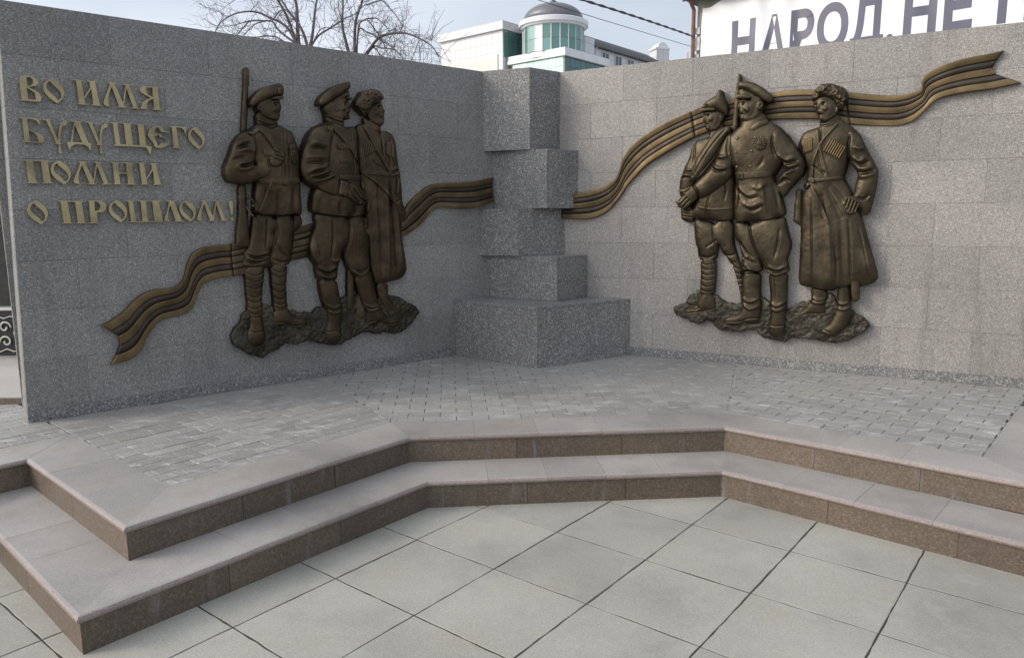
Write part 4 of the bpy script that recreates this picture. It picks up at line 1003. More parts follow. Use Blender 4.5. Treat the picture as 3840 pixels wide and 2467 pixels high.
        if mk_.sum() < 8: continue
        h = c*inflate(mk_, CELL, lam)+b*(1.7 if kind == 'f' and nm in ('belt', 'strap', 'pocket', 'shoulder_strap', 'buckle') else 1)+(.014 if nm == 'visor' else .008 if nm in ('cap', 'pointed_cap', 'fur_hat', 'coat_collar', 'cap_band') else 0)
        if kind == 'f': h = h+np.maximum(soft[sl], np.where(body[sl], occ[sl]*.0, 0)); h = np.maximum(h, occ[sl]+.003) if nm in ('star', 'medal', 'buckle', 'cartridge_tube', 'hat_stripe', 'cockade', 'button') else h
        else: h = np.maximum(h, occ[sl]+.004) if nm in ('visor', 'cockade', 'cap_band') else h
        if nm == 'fur_hat':
            h = h+(.0042*gnoise(h.shape, 1.5, seed+5)+.0012*gnoise(h.shape, 5, seed+6))*np.clip((h-b)/.02, 0, 1)
        if nm == 'rosette':
            cx = np.mean([q[0] for q in pts]); cz = np.mean([q[1] for q in pts]); h = h+.004*np.cos(14*np.arctan2(Y[sl]-cz, X[sl]-cx))
        if kind == 'a':
            for k2, n2, w2, a2, _, p2 in parts:
                if k2 == 't2' and nm == 'rolled_coat': dd = segdist(X[sl], Y[sl], spline(p2)); h = h+a2/1000*np.exp(-(dd/(w2/1000*.75))**2)
            h = h+.0006*gnoise(h.shape, 4, seed+9)
        bot = np.where(body[sl], Hb[sl]-.006, -.001); bot = np.maximum(bot, -.001)
        h = blur(h, mk_, 1) if kind == 'a' else h
        pm = M['gold'] if nm in ('cartridge_tube',) else part_mat
        field_mesh(nm, mk_, h, bot, X[sl][0, 0], Y[sl][0, 0], pm, root, (bx, bz), 2)
        occ[sl] = np.where(mk_, np.maximum(occ[sl], h), occ[sl])
        soft[sl] = np.where(mk_, np.maximum(soft[sl], h), soft[sl]) if nm in ('fur_hat', 'pointed_cap') else soft[sl]
    for kind, nm, w, a, lam, pts in parts:
        if kind == 't': MB().tube([(x-bx, -(.055+.006*i), z-bz) for i, (x, z) in enumerate(spline(pts, 5))][:40], .008, 8).build('trigger_guard', part_mat, root, True)
    return root
GL, GR = 'soldiers of the relief on the inscribed wall', 'soldiers of the relief on the sunlit wall'
build_figure('C', 'L', 'soldier_relief', 'bronze Cossack in fur hat and long coat, half hidden behind an officer, left wall', M['bronze_dark'], M['bronze_dark'], 31, GL)
build_figure('A', 'L', 'soldier_relief', 'bronze soldier in peaked cap shouldering a rifle, beside the inscription', M['bronze_dark'], M['bronze_dark'], 41, GL)
build_figure('B', 'L', 'soldier_relief', 'bronze officer in tilted peaked cap with crossed forearm, middle figure on the inscribed wall', M['bronze_dark'], M['bronze_dark'], 51, GL)
build_figure('D', 'R', 'soldier_relief', 'bronze soldier in pointed cap with rolled greatcoat and rifle over the shoulder', M['bronze'], M['bronze'], 61, GR)
build_figure('F', 'R', 'soldier_relief', 'bronze Cossack in fur hat with hand on hip, rightmost figure', M['bronze'], M['bronze'], 71, GR)
build_figure('E', 'R', 'soldier_relief', 'bronze commander in peaked cap with rosette on chest and open hand', M['bronze'], M['bronze'], 81, GR)
# rough ground under the figures
def build_rock(key, seed, label):
    poly = dec(ROCK[key]); pj = []; n = len(poly); rr = np.random.default_rng(seed)
    for i in range(n):
        a, b = poly[i], poly[(i+1) % n]; k = max(1, int(math.hypot(b[0]-a[0], b[1]-a[1])/.02))
        for j in range(k): t = j/k; pj.append((a[0]+(b[0]-a[0])*t+rr.normal(0, .0035), a[1]+(b[1]-a[1])*t+rr.normal(0, .0045)))
    a = np.array(pj); x0, z0 = a.min(0)-.01; x1, z1 = a.max(0)+.01; nx, ny = int((x1-x0)/CELL)+2, int((z1-z0)/CELL)+2
    X, Y = np.meshgrid(x0+np.arange(nx)*CELL, z0+np.arange(ny)*CELL); mk_ = inpoly(X, Y, pj)
    h = .032+.9*inflate(mk_, CELL, .014)
    rel = (Y-Y.min())/(Y.max()-Y.min()); h = h+.022*(1-rel)
    c1 = np.abs(gnoise(h.shape, 6, seed)); h = h+.0045*gnoise(h.shape, 14, seed+1)-.004*np.exp(-(c1/.12)**2)+.002*gnoise(h.shape, 2.5, seed+2)
    if key == 'R':
        for t in MONO: h = h-.006*np.exp(-(segdist(X, Y, dec(t))/.0035)**2)
    bx, bz = (x0+x1)/2, z0
    root = wall_empty('rock_ledge', 'L' if key == 'L' else 'R', bx, bz); tag(root, label, 'relief base', 'rocky ledges under the soldiers')
    field_mesh('ledge', mk_, h, -.001, x0, z0, M['bronze_rock'], root, (bx, bz), 1)
build_rock('L', 5, 'jagged bronze ledge under the three soldiers on the inscribed wall')
build_rock('R', 6, 'jagged bronze ledge under the commander and Cossack on the sunlit wall')
# ------------------------------------------------------------------ striped ribbons
def resample(pts, n):
    p = np.array(spline(pts, 8)); d = np.concatenate([[0], np.cumsum(np.hypot(*np.diff(p, axis=0).T))]); t = np.linspace(0, d[-1], n); return np.column_stack([np.interp(t, d, p[:, 0]), np.interp(t, d, p[:, 1])])
def ribbon(side, up, lo, tail_at_start, notch, cuts, mats_mid, label):
    n = 260; Uq, Lq = resample(dec(up), n), resample(dec(lo), n); bx, bz = Lq[:, 0].min(), Lq[:, 1].min()
    root = wall_empty('striped_ribbon', side, bx, bz); tag(root, label, 'ribbon', 'striped bronze ribbons')
    def P(v, t):
        nt = notch*(1-abs(2*t-1))
        i = (v+nt*max(0, 1-v/.2) if tail_at_start else v-nt*max(0, 1-(1-v)/.2)); i = min(max(i, 0), 1)*(n-1); k = min(int(i), n-2); f = i-k
        a = Uq[k]*(1-f)+Uq[k+1]*f; b = Lq[k]*(1-f)+Lq[k+1]*f; return a+(b-a)*t
    slope = np.gradient(Uq[:, 1]+Lq[:, 1])/np.maximum(np.gradient(Uq[:, 0]+Lq[:, 0]), 1e-4)
    for (v0, v1, md) in cuts:
        m_ = max(12, int((v1-v0)*170))
        for st in range(5):
            t0, t1 = st*.2, (st+1)*.2; goldst = st % 2 == 0
            mt = M['gold'] if (goldst and not md) else M['black_bronze'] if (not goldst and not md) else mats_mid[st % 2]
            mb = MB(); prof = [0, .04, .12, .5, .88, .96, 1] if goldst else [0, .5, 1]; hh = [.0, .0038, .0046, .005, .0046, .0038, 0] if goldst else [-.0015, -.001, -.0015]
            rows = []
            for i in range(m_+1):
                v = v0+(v1-v0)*i/m_; sl_ = slope[min(int(v*(n-1)), n-1)]
                lift = .028+.016*math.sin(v*21+1.0)+.010*math.tanh(sl_)
                row = []
                gap = .0016
                for q, h in zip(prof, hh):
                    t = t0+(t1-t0)*q; p = P(v, t); row.append((p[0]-bx, -(lift+h+.006*math.sin(t*5+v*9)), p[1]-bz))
                e0, e1 = row[0], row[-1]; row = [(e0[0], .001, e0[2])]+row+[(e1[0], .001, e1[2])]; rows.append(row)
            w = len(rows[0]); vs = [q for r_ in rows for q in r_]
            fs = [(i*w+j, (i+1)*w+j, (i+1)*w+j+1, i*w+j+1) for i in range(m_) for j in range(w-1)]+[tuple(range(w)), tuple(m_*w+j for j in range(w))[::-1]]
            fs = [f[::-1] for f in fs]
            o = mk('gold_stripe' if goldst else 'dark_stripe', vs, fs, mt, root, True)
            o.data.polygons[-1].use_smooth = False; o.data.polygons[-2].use_smooth = False
ribbon('L', RIB['lu'], RIB['ll'], True, .030, [(0, .298, False), (.2995, .70, True), (.7015, 1, False)], (M['bronze_dark'], M['bronze_dark']), 'swallow-tailed striped bronze ribbon rising behind the soldiers on the inscribed wall')
ribbon('R', RIB['ru'], RIB['rl'], False, .036, [(0, .385, False), (.3865, .70, False), (.7015, 1, False)], (M['gold'], M['black_bronze']), 'swallow-tailed striped bronze ribbon waving behind the soldiers on the sunlit wall')
# ------------------------------------------------------------------ gilt inscription
GLY = {
'П': [[(0,1),(.94,1),(.94,.95),(.89,.93),(.93,.08),(1,.06),(1,0),(.58,0),(.58,.05),(.65,.07),(.62,.93),(.38,.93),(.43,.07),(.5,.05),(.5,0),(.07,0),(.07,.05),(.15,.07),(.1,.93),(0,.95)]],
'О': [[(.44,1),(.62,.93),(.82,.81),(.95,.66),(1,.5),(.97,.35),(.88,.2),(.74,.09),(.6,0),(.45,.08),(.2,.24),(.05,.4),(0,.55),(.03,.68),(.13,.82),(.28,.92)], [(.27,.8),(.36,.85),(.42,.76),(.6,.64),(.76,.5),(.83,.36),(.8,.25),(.74,.19),(.64,.16),(.58,.26),(.4,.38),(.24,.52),(.18,.66)]],
'В': [[(0,.06),(.1,.08),(.08,.85),(.15,.95),(.35,1),(.7,.99),(.88,.9),(.95,.78),(.9,.66),(.75,.6),(.5,.55),(.75,.46),(.95,.34),(1,.2),(.97,.05),(.9,0),(0,0)], [(.42,.61),(.42,.9),(.55,.93),(.66,.85),(.65,.72),(.55,.63)], [(.4,.1),(.39,.5),(.55,.42),(.68,.34),(.72,.1)]],
'И': [[(0,1),(.38,1),(.38,.95),(.32,.93),(.36,.36),(.6,.72),(.58,.93),(.52,.95),(.52,1),(.88,1),(.88,.95),(.82,.93),(.92,.07),(1,.05),(1,0),(.6,0),(.6,.05),(.66,.07),(.63,.62),(.37,.24),(.38,.07),(.46,.05),(.46,0),(.08,0),(.08,.05),(.14,.07),(.1,.93),(0,.95)]],
'Н': [[(0,1),(.4,1),(.4,.95),(.34,.93),(.35,.55),(.62,.55),(.62,.93),(.56,.95),(.56,1),(.94,1),(.94,.95),(.88,.93),(.92,.07),(1,.05),(1,0),(.58,0),(.58,.05),(.64,.07),(.63,.47),(.35,.47),(.36,.07),(.43,.05),(.43,0),(.06,0),(.06,.05),(.13,.07),(.1,.93),(0,.95)]],
'М': [[(.16,1),(.4,1),(.4,.95),(.36,.93),(.53,.25),(.63,.93),(.56,.95),(.56,1),(.8,1),(.8,.95),(.76,.93),(.93,.07),(1,.05),(1,0),(.73,0),(.73,.05),(.79,.07),(.66,.75),(.55,.08),(.6,.06),(.6,0),(.35,0),(.35,.05),(.41,.07),(.26,.78),(.18,.5),(.15,.2),(.17,.02),(.1,0),(.02,.05),(0,.15),(.05,.35),(.13,.6),(.21,.93),(.16,.95)]],
'Я': [[(1,1),(.25,1),(.08,.92),(.03,.8),(.1,.68),(.3,.58),(.5,.5),(.3,.42),(.12,.3),(.05,.12),(0,.05),(0,0),(.3,.0),(.33,.06),(.35,.25),(.45,.38),(.62,.45),(.64,.08),(.56,.05),(.56,0),(1,0),(1,.05),(.92,.08),(.9,.92),(1,.95)], [(.62,.93),(.62,.56),(.45,.62),(.35,.75),(.38,.9)]],
'Б': [[(0,1),(.85,1),(.88,.7),(.82,.72),(.72,.88),(.55,.94),(.36,.94),(.37,.55),(.45,.5),(.75,.42),(.95,.32),(1,.18),(.97,.05),(.9,0),(.08,0),(.08,.05),(.14,.07),(.12,.94),(0,.95)], [(.38,.07),(.37,.48),(.6,.38),(.68,.28),(.7,.07)]],
'У': [[(0,1),(.38,1),(.38,.96),(.33,.95),(.56,.42),(.62,.7),(.7,.88),(.85,.98),(1,.99),(1,.86),(.92,.84),(.8,.8),(.72,.65),(.65,.32),(.71,.31),(.71,.27),(.63,.26),(.68,.04),(.68,0),(.53,0),(.53,.04),(.56,.26),(.4,.27),(.4,.3),(.46,.32),(.14,.95),(0,.96)]],
'Д': [[(.2,1),(.7,1),(.7,.96),(.64,.94),(.88,.3),(1,.27),(.97,.0),(.9,.02),(.83,.14),(.7,.2),(.35,.2),(.2,.13),(.15,.02),(.1,0),(.07,.05),(0,.25),(.0,.27),(.17,.29),(.25,.6),(.34,.85),(.36,.94),(.2,.96)], [(.4,.82),(.62,.29),(.26,.29)]],
'Щ': [[(0,1),(.22,1),(.22,.96),(.19,.95),(.22,.33),(.35,.33),(.33,.95),(.3,.96),(.3,1),(.55,1),(.55,.96),(.51,.95),(.53,.33),(.69,.33),(.67,.95),(.63,.96),(.63,1),(.9,1),(.9,.96),(.84,.95),(.86,.33),(1,.29),(.97,.05),(.95,0),(.92,.05),(.86,.22),(.8,.25),(.03,.25),(.03,.29),(.09,.32),(.06,.95),(0,.96)]],
'Ш': [[(0,1),(.24,1),(.24,.95),(.2,.93),(.23,.06),(.38,.06),(.37,.93),(.32,.95),(.32,1),(.57,1),(.57,.95),(.52,.93),(.54,.06),(.69,.06),(.67,.93),(.62,.95),(.62,1),(.9,1),(.9,.95),(.85,.93),(.93,.06),(1,.05),(1,0),(.03,0),(.03,.05),(.09,.06),(.06,.93),(0,.95)]],
'Е': [[(1,.75),(.76,.8),(.7,.93),(.55,1),(.3,.96),(.1,.8),(0,.55),(.08,.4),(.2,.25),(.25,.1),(.35,.0),(.65,.02),(.85,.12),(1,.25),(.62,.24),(.62,.3),(.45,.13),(.38,.3),(.33,.5),(.5,.57),(.52,.5),(.85,.42),(.86,.46),(.7,.5),(.6,.62),(.4,.66),(.33,.7),(.4,.85),(.5,.9),(.6,.72),(1,.69)]],
'Г': [[(0,1),(1,1),(.93,.6),(.88,.62),(.8,.85),(.65,.93),(.42,.93),(.48,.07),(.63,.05),(.63,0),(.06,0),(.06,.05),(.17,.07),(.13,.93),(0,.95)]],
'Р': [[(.08,.95),(.1,1),(.75,1),(.93,.92),(1,.78),(.97,.6),(.85,.5),(.72,.46),(.5,.46),(.48,.07),(.55,.05),(.55,0),(0,0),(0,.05),(.12,.07),(.1,.95)], [(.42,.93),(.4,.56),(.6,.6),(.66,.75),(.58,.9)]],
'Л': [[(.15,1),(.68,1),(.68,.95),(.6,.93),(.9,.07),(1,.05),(1,0),(.48,0),(.48,.05),(.57,.07),(.36,.75),(.25,.45),(.2,.2),(.28,.05),(.2,0),(.05,.03),(0,.12),(.08,.3),(.2,.55),(.3,.93),(.15,.95)]],
'!': [[(.2,.95),(.5,1),(.85,.95),(1,.82),(.72,.3),(.55,.25),(.42,.3),(.1,.82)], [(.25,.1),(.4,0),(.75,.0),(.88,.09),(.7,.17),(.4,.17)]],
}
def curve_mesh(name, loops, extrude, bevel, material, parent, loc):
    cu = bpy.data.curves.new(name, 'CURVE'); cu.dimensions = '2D'; cu.fill_mode = 'BOTH'; cu.extrude = extrude; cu.bevel_depth = bevel; cu.bevel_resolution = 1; cu.offset = -.0032
    for lp in loops:
        sp = cu.splines.new('POLY'); sp.points.add(len(lp)-1); sp.use_cyclic_u = True
        for p, (x, y) in zip(sp.points, lp): p.co = (x, y, 0, 1)
    t = bpy.data.objects.new('tmp', cu); COL.objects.link(t); dg = bpy.context.evaluated_depsgraph_get(); me = bpy.data.meshes.new_from_object(t.evaluated_get(dg))
    bpy.data.objects.remove(t); bpy.data.curves.remove(cu); me.name = name
    if not me.materials: me.materials.append(material)
    else: me.materials[0] = material
    o = bpy.data.objects.new(name, me); o.location = loc; o.rotation_euler = (math.pi/2, 0, 0); return link(o, parent)
ins = wall_empty('inscription', 'L', .112, 1.551); tag(ins, 'four lines of raised gilt Cyrillic letters on the granite wall', 'inscription')
for g, row, x0, x1, zb, zt in LET:
    x0, x1, zb, zt = x0/1000, x1/1000, zb/1000, zt/1000
    loops = [[(px*(x1-x0), py*(zt-zb)) for px, py in lp] for lp in GLY[g]]
    if g in 'О!': loops = [smooth_poly(l, 1, .2) for l in loops]
    curve_mesh('letter', loops, .0115, .0012, M['letter'], ins, (x0-.112, -.0185, zb-1.551))
# ------------------------------------------------------------------ background
M['panel_white'] = flat('white_panel', (.72, .72, .73), .35, nscale=.6, namt=.06)
def panelled(name, col, w, h, seam=(.35, .35, .36), rough=.35):
    mt, nt, nd, lk, bs = mat(name); tcn = nt.nodes.new('ShaderNodeTexCoord'); mpn = nt.nodes.new('ShaderNodeVectorMath'); mpn.operation = 'DOT_PRODUCT'
    lk.new(tcn.outputs['Object'], mpn.inputs[0]); mpn.inputs[1].default_value = (1, 1, 0)
    sp = nt.nodes.new('ShaderNodeSeparateXYZ'); lk.new(tcn.outputs['Object'], sp.inputs[0]); cb = nt.nodes.new('ShaderNodeCombineXYZ'); lk.new(mpn.outputs['Value'], cb.inputs['X']); lk.new(sp.outputs['Z'], cb.inputs['Y'])
    bk = N(nt, 'ShaderNodeTexBrick', offset=0., Scale=1.0); bk.inputs['Brick Width'].default_value = w; bk.inputs['Row Height'].default_value = h; bk.inputs['Mortar Size'].default_value = .018
    bk.inputs['Color1'].default_value = (*col, 1); bk.inputs['Color2'].default_value = (*[c*.93 for c in col], 1); bk.inputs['Mortar'].default_value = (*seam, 1)
    lk.new(cb.outputs[0], bk.inputs['Vector']); lk.new(bk.outputs['Color'], bs.inputs['Base Color']); bs.inputs['Roughness'].default_value = rough; return mt
M['panels'] = panelled('facade_panels', (.62, .62, .63), .68, .85)
M['panels_cream'] = panelled('cream_panels', (.72, .68, .56), .68, .85)
def glass(name, col, rough=.06):
    mt, nt, nd, lk, bs = mat(name); bs.inputs['Base Color'].default_value = (*col, 1); bs.inputs['Roughness'].default_value = rough; bs.inputs['Specular IOR Level'].default_value = .9; bs.inputs['Metallic'].default_value = .25
    oi = nt.nodes.new('ShaderNodeObjectInfo'); om = N(nt, 'ShaderNodeMapRange', **{'To Min': .8, 'To Max': 1.2}); lk.new(oi.outputs['Random'], om.inputs['Value']); lk.new(mixc(nt, 'MULTIPLY', 1.0, col, om.outputs[0]), bs.inputs['Base Color']); return mt
M['glass_green'] = glass('green_glass', (.13, .26, .235)); M['glass_pale'] = glass('pale_green_glass', (.36, .55, .46), .12); M['glass_dark'] = glass('dark_green_glass', (.04, .12, .13))
M['dome'] = flat('dark_metal_dome', (.17, .165, .17), .34, .5, nscale=2.5, namt=.12); M['roof'] = flat('dark_roof', (.06, .058, .062), .6, nscale=4)
M['frame'] = flat('white_frame', (.62, .62, .62), .5); M['dark_win'] = glass('window_glass', (.05, .05, .06))
bl = empty('domed_building', (4.705, 66.5, 0), R(50)); tag(bl, 'white panelled building with green glass drum and dark dome beyond the corner blocks', 'building')
MB().box(0, 6.4, .02, 5.9, 0, 15.0).build('base_block', M['panels_cream'], bl)
MB().box(-.35, 6.75, -.33, 6.2, 15.0, 15.3).box(-.28, 6.7, -.26, 6.15, 15.3, 15.68).build('base_cornice', M['panel_white'], bl)
# glazing of the base block: pale panes to the left, dark panes to the right
for k in range(7):
    for r in range(3): MB().box(-.06, 0, .10+k*.80, .10+k*.80+.77, 12.7+r*.77, 12.7+r*.77+.74).build('pane', M['glass_pale'], bl)
for k in range(8):
    for r in range(3): MB().box(.10+k*.77, .10+k*.77+.74, -.06, .0, 12.7+r*.77, 12.7+r*.77+.74).build('pane', M['glass_dark'], bl)
# left block
MB().box(-.74, 7.0, 6.33, 14.2, 0, 18.03).build('side_block', M['panels'], bl)
MB().box(-1.0, 7.0, 6.1, 14.4, 18.03, 18.75).build('parapet', M['panels'], bl)
MB().box(-.80, -.745, 6.9, 14.1, 14.6, 16.0).build('cream_band', M['panels_cream'], bl)
for k in range(4): MB().box(-.60+k*.62, -.60+k*.62+.58, 6.26, 6.325, 15.7, 17.0).box(-.60+k*.62, -.60+k*.62+.58, 6.26, 6.325, 17.04, 18.0).build('pane', M['glass_green'], bl)
MB().box(.9, 1.3, 10.6, 11.6, 18.75, 19.15).build('roof_vent', M['panel_white'], bl)
# drum
cx, cy = 2.2, 2.82
MB().lathe(cx, cy, [(2.66, 15.2), (2.66, 18.0)], 40).build('drum', M['panel_white'], bl, True)
nP = 22
for k in range(nP):
    a0, a1 = 2*math.pi*(k+.03)/nP, 2*math.pi*(k+.97)/nP; mid_a = math.degrees((a0+a1)/2)
    white = k == 11
    for z0, z1 in ((15.68, 16.72), (16.76, 17.92)):
        r0, r1 = 2.67, 2.74; v = MB(); v.add([(cx+r0*math.cos(a0), cy+r0*math.sin(a0), z0), (cx+r0*math.cos(a1), cy+r0*math.sin(a1), z0), (cx+r1*math.cos(a1), cy+r1*math.sin(a1), z0), (cx+r1*math.cos(a0), cy+r1*math.sin(a0), z0), (cx+r0*math.cos(a0), cy+r0*math.sin(a0), z1), (cx+r0*math.cos(a1), cy+r0*math.sin(a1), z1), (cx+r1*math.cos(a1), cy+r1*math.sin(a1), z1), (cx+r1*math.cos(a0), cy+r1*math.sin(a0), z1)], [(0, 1, 2, 3), (7, 6, 5, 4), (3, 2, 6, 7), (0, 4, 5, 1), (0, 3, 7, 4), (1, 5, 6, 2)])
        v.build('pane' if not white else 'white_panel', M['panel_white'] if white else M['glass_green'], bl)
    am = 2*math.pi*k/nP; MB().tube([(cx+2.75*math.cos(am), cy+2.75*math.sin(am), 15.68), (cx+2.75*math.cos(am), cy+2.75*math.sin(am), 17.95)], .045, 4).build('mullion', M['frame'], bl)
MB().lathe(cx, cy, [(2.6, 17.85), (2.9, 17.92), (2.95, 18.05), (3.12, 18.10), (3.14, 18.46), (3.06, 18.52), (2.6, 18.55)], 64).build('cornice_ring', M['panel_white'], bl)
MB().lathe(cx, cy, [(2.74, 18.50), (2.72, 18.72)]+[(2.68*math.cos(a), 18.72+1.45*math.sin(a)) for a in [i*math.pi/2/12 for i in range(12)]]+[(.3, 20.17), (.3, 20.36), (.2, 20.38), (.12, 20.6), (.02, 21.0)], 48).build('dome', M['dome'], bl, True)
# right wing
MB().box(5.6, 20, 1.1, 8, 0, 16.95).build('wing_wall', M['panels'], bl)
MB().box(4.4, 6.0, .9, 5.0, 15.2, 17.5).build('link_wall', M['panels'], bl)
rf = MB(); rf.add([(6.0, .75, 16.95), (20.3, .75, 16.95), (20.3, 3.6, 18.65), (6.0, 3.6, 18.65), (6.0, .75, 16.85), (20.3, .75, 16.85), (20.3, 8, 16.85), (6.0, 8, 16.85)], [(0, 1, 2, 3), (0, 4, 5, 1), (3, 2, 6, 7), (0, 3, 7, 4), (1, 5, 6, 2), (4, 7, 6, 5)]); rfo = rf.build('roof', M['roof'], bl)
rail = MB()
for k in range(24): rail.tube([(6.6+k*.58, 1.2, 17.1), (6.6+k*.58, 1.2, 17.42)], .018, 4)
rail.tube([(6.5, 1.2, 17.42), (20, 1.2, 17.42)], .018, 4); rail.tube([(6.5, 1.2, 17.28), (20, 1.2, 17.28)], .014, 4); rail.build('snow_rail', M['roof'], rfo)
for k in range(5):
    x = 7.5+k*2.3; w_ = MB().box(x, x+1.1, 1.04, 1.1, 15.75, 16.6).build('window', M['dark_win'], bl)
    MB().box(x-.06, x, 1.0, 1.09, 15.7, 16.65).box(x+1.1, x+1.16, 1.0, 1.09, 15.7, 16.65).box(x, x+1.1, 1.0, 1.09, 16.6, 16.66).box(x, x+1.1, 1.0, 1.09, 15.69, 15.75).box(x+.52, x+.58, 1.01, 1.035, 15.75, 16.6).build('window_frame', M['frame'], w_)
MB().tube([(6.3, .85, 16.9), (6.3, .95, 16.5), (6.3, 1.0, 14.0)], .07, 8).build('drainpipe', M['frame'], bl)
# white arched tower further right
tw = empty('arched_tower', (16.4, 84.5, 0), R(20)); tag(tw, 'white panelled rooftop tower with rounded arched top, between dome and banner', 'tower')
MB().box(-.8, .75, -.7, .7, 0, 19.1).build('shaft', M['panels'], tw); MB().box(-.95, .80, -.75, .75, 19.1, 19.28).build('ledge', M['panel_white'], tw)
ar = MB(); n = 14
pr = [(-.66+1.38*i/n, 19.28+.58*math.sin(math.pi*i/n)**.6) for i in range(n+1)]
ar.add([(x, -.6, z) for x, z in pr]+[(x, .6, z) for x, z in pr], [tuple(range(n+1)), tuple(range(n+1, 2*n+2))[::-1]]+[(i+1, i, n+1+i, n+2+i) for i in range(n)]); ar.build('arched_top', M['panel_white'], tw)
an = empty('antenna_mast', (18.4, 80, 0)); tag(an, 'thin mast with a small box just left of the banner building', 'mast')
MB().tube([(0, 0, 0), (0, 0, 18.6)], .035, 6).build('mast', M['frame'], an); MB().box(-.12, .12, -.1, .1, 17.2, 18.0).build('mast_box', M['frame'], an)
# ------------------------------------------------------------------ building with the banner
BP0 = Vector((5.805, 20.0)); BA = R(-39.17)
bb = empty('banner_building', (BP0.x, BP0.y, 0), BA); tag(bb, 'drab rendered building with a lettered banner covering its wall', 'building')
M['render_wall'] = flat('stained_render', (.33, .31, .26), .85, nscale=2.2, namt=.4, bump=.3)
MB().box(-1.07, 10, .05, 9, 0, 7.15).build('wall', M['render_wall'], bb)
ev = MB().box(-1.35, 10.3, -.35, 9.3, 7.15, 7.32).build('roof', M['roof'], bb); MB().tube([(-1.3, -.36, 7.12), (10.2, -.36, 7.12)], .05, 6).build('gutter', flat('rusty_gutter', (.12, .085, .07), .7, nscale=8), ev)
MB().tube([(-1.13, -.06, .1), (-1.13, -.06, 6.9), (-1.13, -.3, 7.1)], .055, 8).build('drainpipe', flat('rusty_pipe', (.20, .095, .06), .75, nscale=9), bb)
M['patch'] = flat('white_patch', (.6, .6, .57), .8, nscale=6)
for z_, h_ in ((3.6, .5), (4.5, .7), (5.35, .42), (5.86, .34), (6.28, .16)): MB().box(-1.085-random.uniform(0, .01), -.93-random.uniform(0, .06), -.01, .045, z_, z_+h_).build('quoin', M['patch'], bb)
bn = empty('banner', (BP0.x, BP0.y, 4.3), BA); tag(bn, 'large white fabric banner with dark capital letters hung on the building wall', 'banner')
def bwave(x, z):
    e = max(0, 1-(x+.95)/2.2); f = math.exp(-((x-.8)/.5)**2)+.6*math.exp(-((x-1.6)/.35)**2)+.4*math.exp(-((x-4.4)/.4)**2)
    return -.05-.016*math.sin(x*2.3+z*.5)-.03*f*math.sin(x*9.0+z*1.3)-.055*e*math.sin(z*4+x*6)*max(0, (z-1.6))-.01*math.sin(z*2.1)
nxB, nzB = 150, 36; vs = []; xr = (-.92, 9.0); zr = (0, 2.72)
for j in range(nzB+1):
    for i in range(nxB+1):
        x = xr[0]+(xr[1]-xr[0])*i/nxB; z = zr[0]+(zr[1]-zr[0])*j/nzB; z2 = z-(.05*math.sin(x*7)+.10*max(0, 1-(x+.92)/1.3))*(j/nzB)**3; vs.append((x, bwave(x, z2), z2))
W_ = nxB+1; M['banner'] = flat('banner_cloth', (.74, .74, .75), .38, nscale=1.5, namt=.08)
mk('cloth', vs, [(j*W_+i, j*W_+i+1, (j+1)*W_+i+1, (j+1)*W_+i) for j in range(nzB) for i in range(nxB)], M['banner'], bn, True)
M['ink'] = flat('banner_ink', (.085, .085, .125), .40, nscale=1.5, namt=.2)
def text_mesh(ch, x0, x1, z0, z1):
    cu = bpy.data.curves.new('t', 'FONT'); cu.body = ch; cu.size = 1; cu.offset = .036; cu.resolution_u = 4
    t = bpy.data.objects.new('tmp', cu); COL.objects.link(t); me = bpy.data.meshes.new_from_object(t.evaluated_get(bpy.context.evaluated_depsgraph_get())); bpy.data.objects.remove(t); bpy.data.curves.remove(cu)
    bm = bmesh.new(); bm.from_mesh(me); bpy.data.meshes.remove(me)
    bmesh.ops.triangulate(bm, faces=bm.faces)
    for _ in range(5):
        lx = [e for e in bm.edges if e.calc_length() > .09]
        if not lx: break
        bmesh.ops.subdivide_edges(bm, edges=lx, cuts=1); bmesh.ops.triangulate(bm, faces=bm.faces)
    c = [v.co.copy() for v in bm.verts]; ax, bx_ = min(q.x for q in c), max(q.x for q in c); ay, by_ = min(q.y for q in c), max(q.y for q in c)
    for v in bm.verts:
        x = x0+(v.co.x-ax)/(bx_-ax)*(x1-x0); z = z0+(v.co.y-ay)/(by_-ay)*(z1-z0); v.co = (x, bwave(x, z)-.006, z)
    me = bpy.data.meshes.new('letter'); bm.to_mesh(me); bm.free(); me.materials.append(M['ink']); link(bpy.data.objects.new('letter', me), bn)
for ch, x0, x1, z0, z1 in [('Н', -.05, .57, 5.38, 6.43), ('А', .72, 1.33, 5.38, 6.44), ('Р', 1.44, 2.0, 5.38, 6.45), ('О', 2.07, 2.79, 5.37, 6.47), ('Д', 2.84, 3.56, 5.16, 6.46), ('.', 3.62, 3.77, 5.40, 5.56), ('Н', 3.96, 4.61, 5.42, 6.48), ('Е', 4.75, 5.30, 5.43, 6.49), ('П', 5.75, 6.38, 5.44, 6.5), ('О', 6.55, 7.2, 5.44, 6.52)]:
    text_mesh(ch, x0, x1, z0-4.3, z1-4.3)
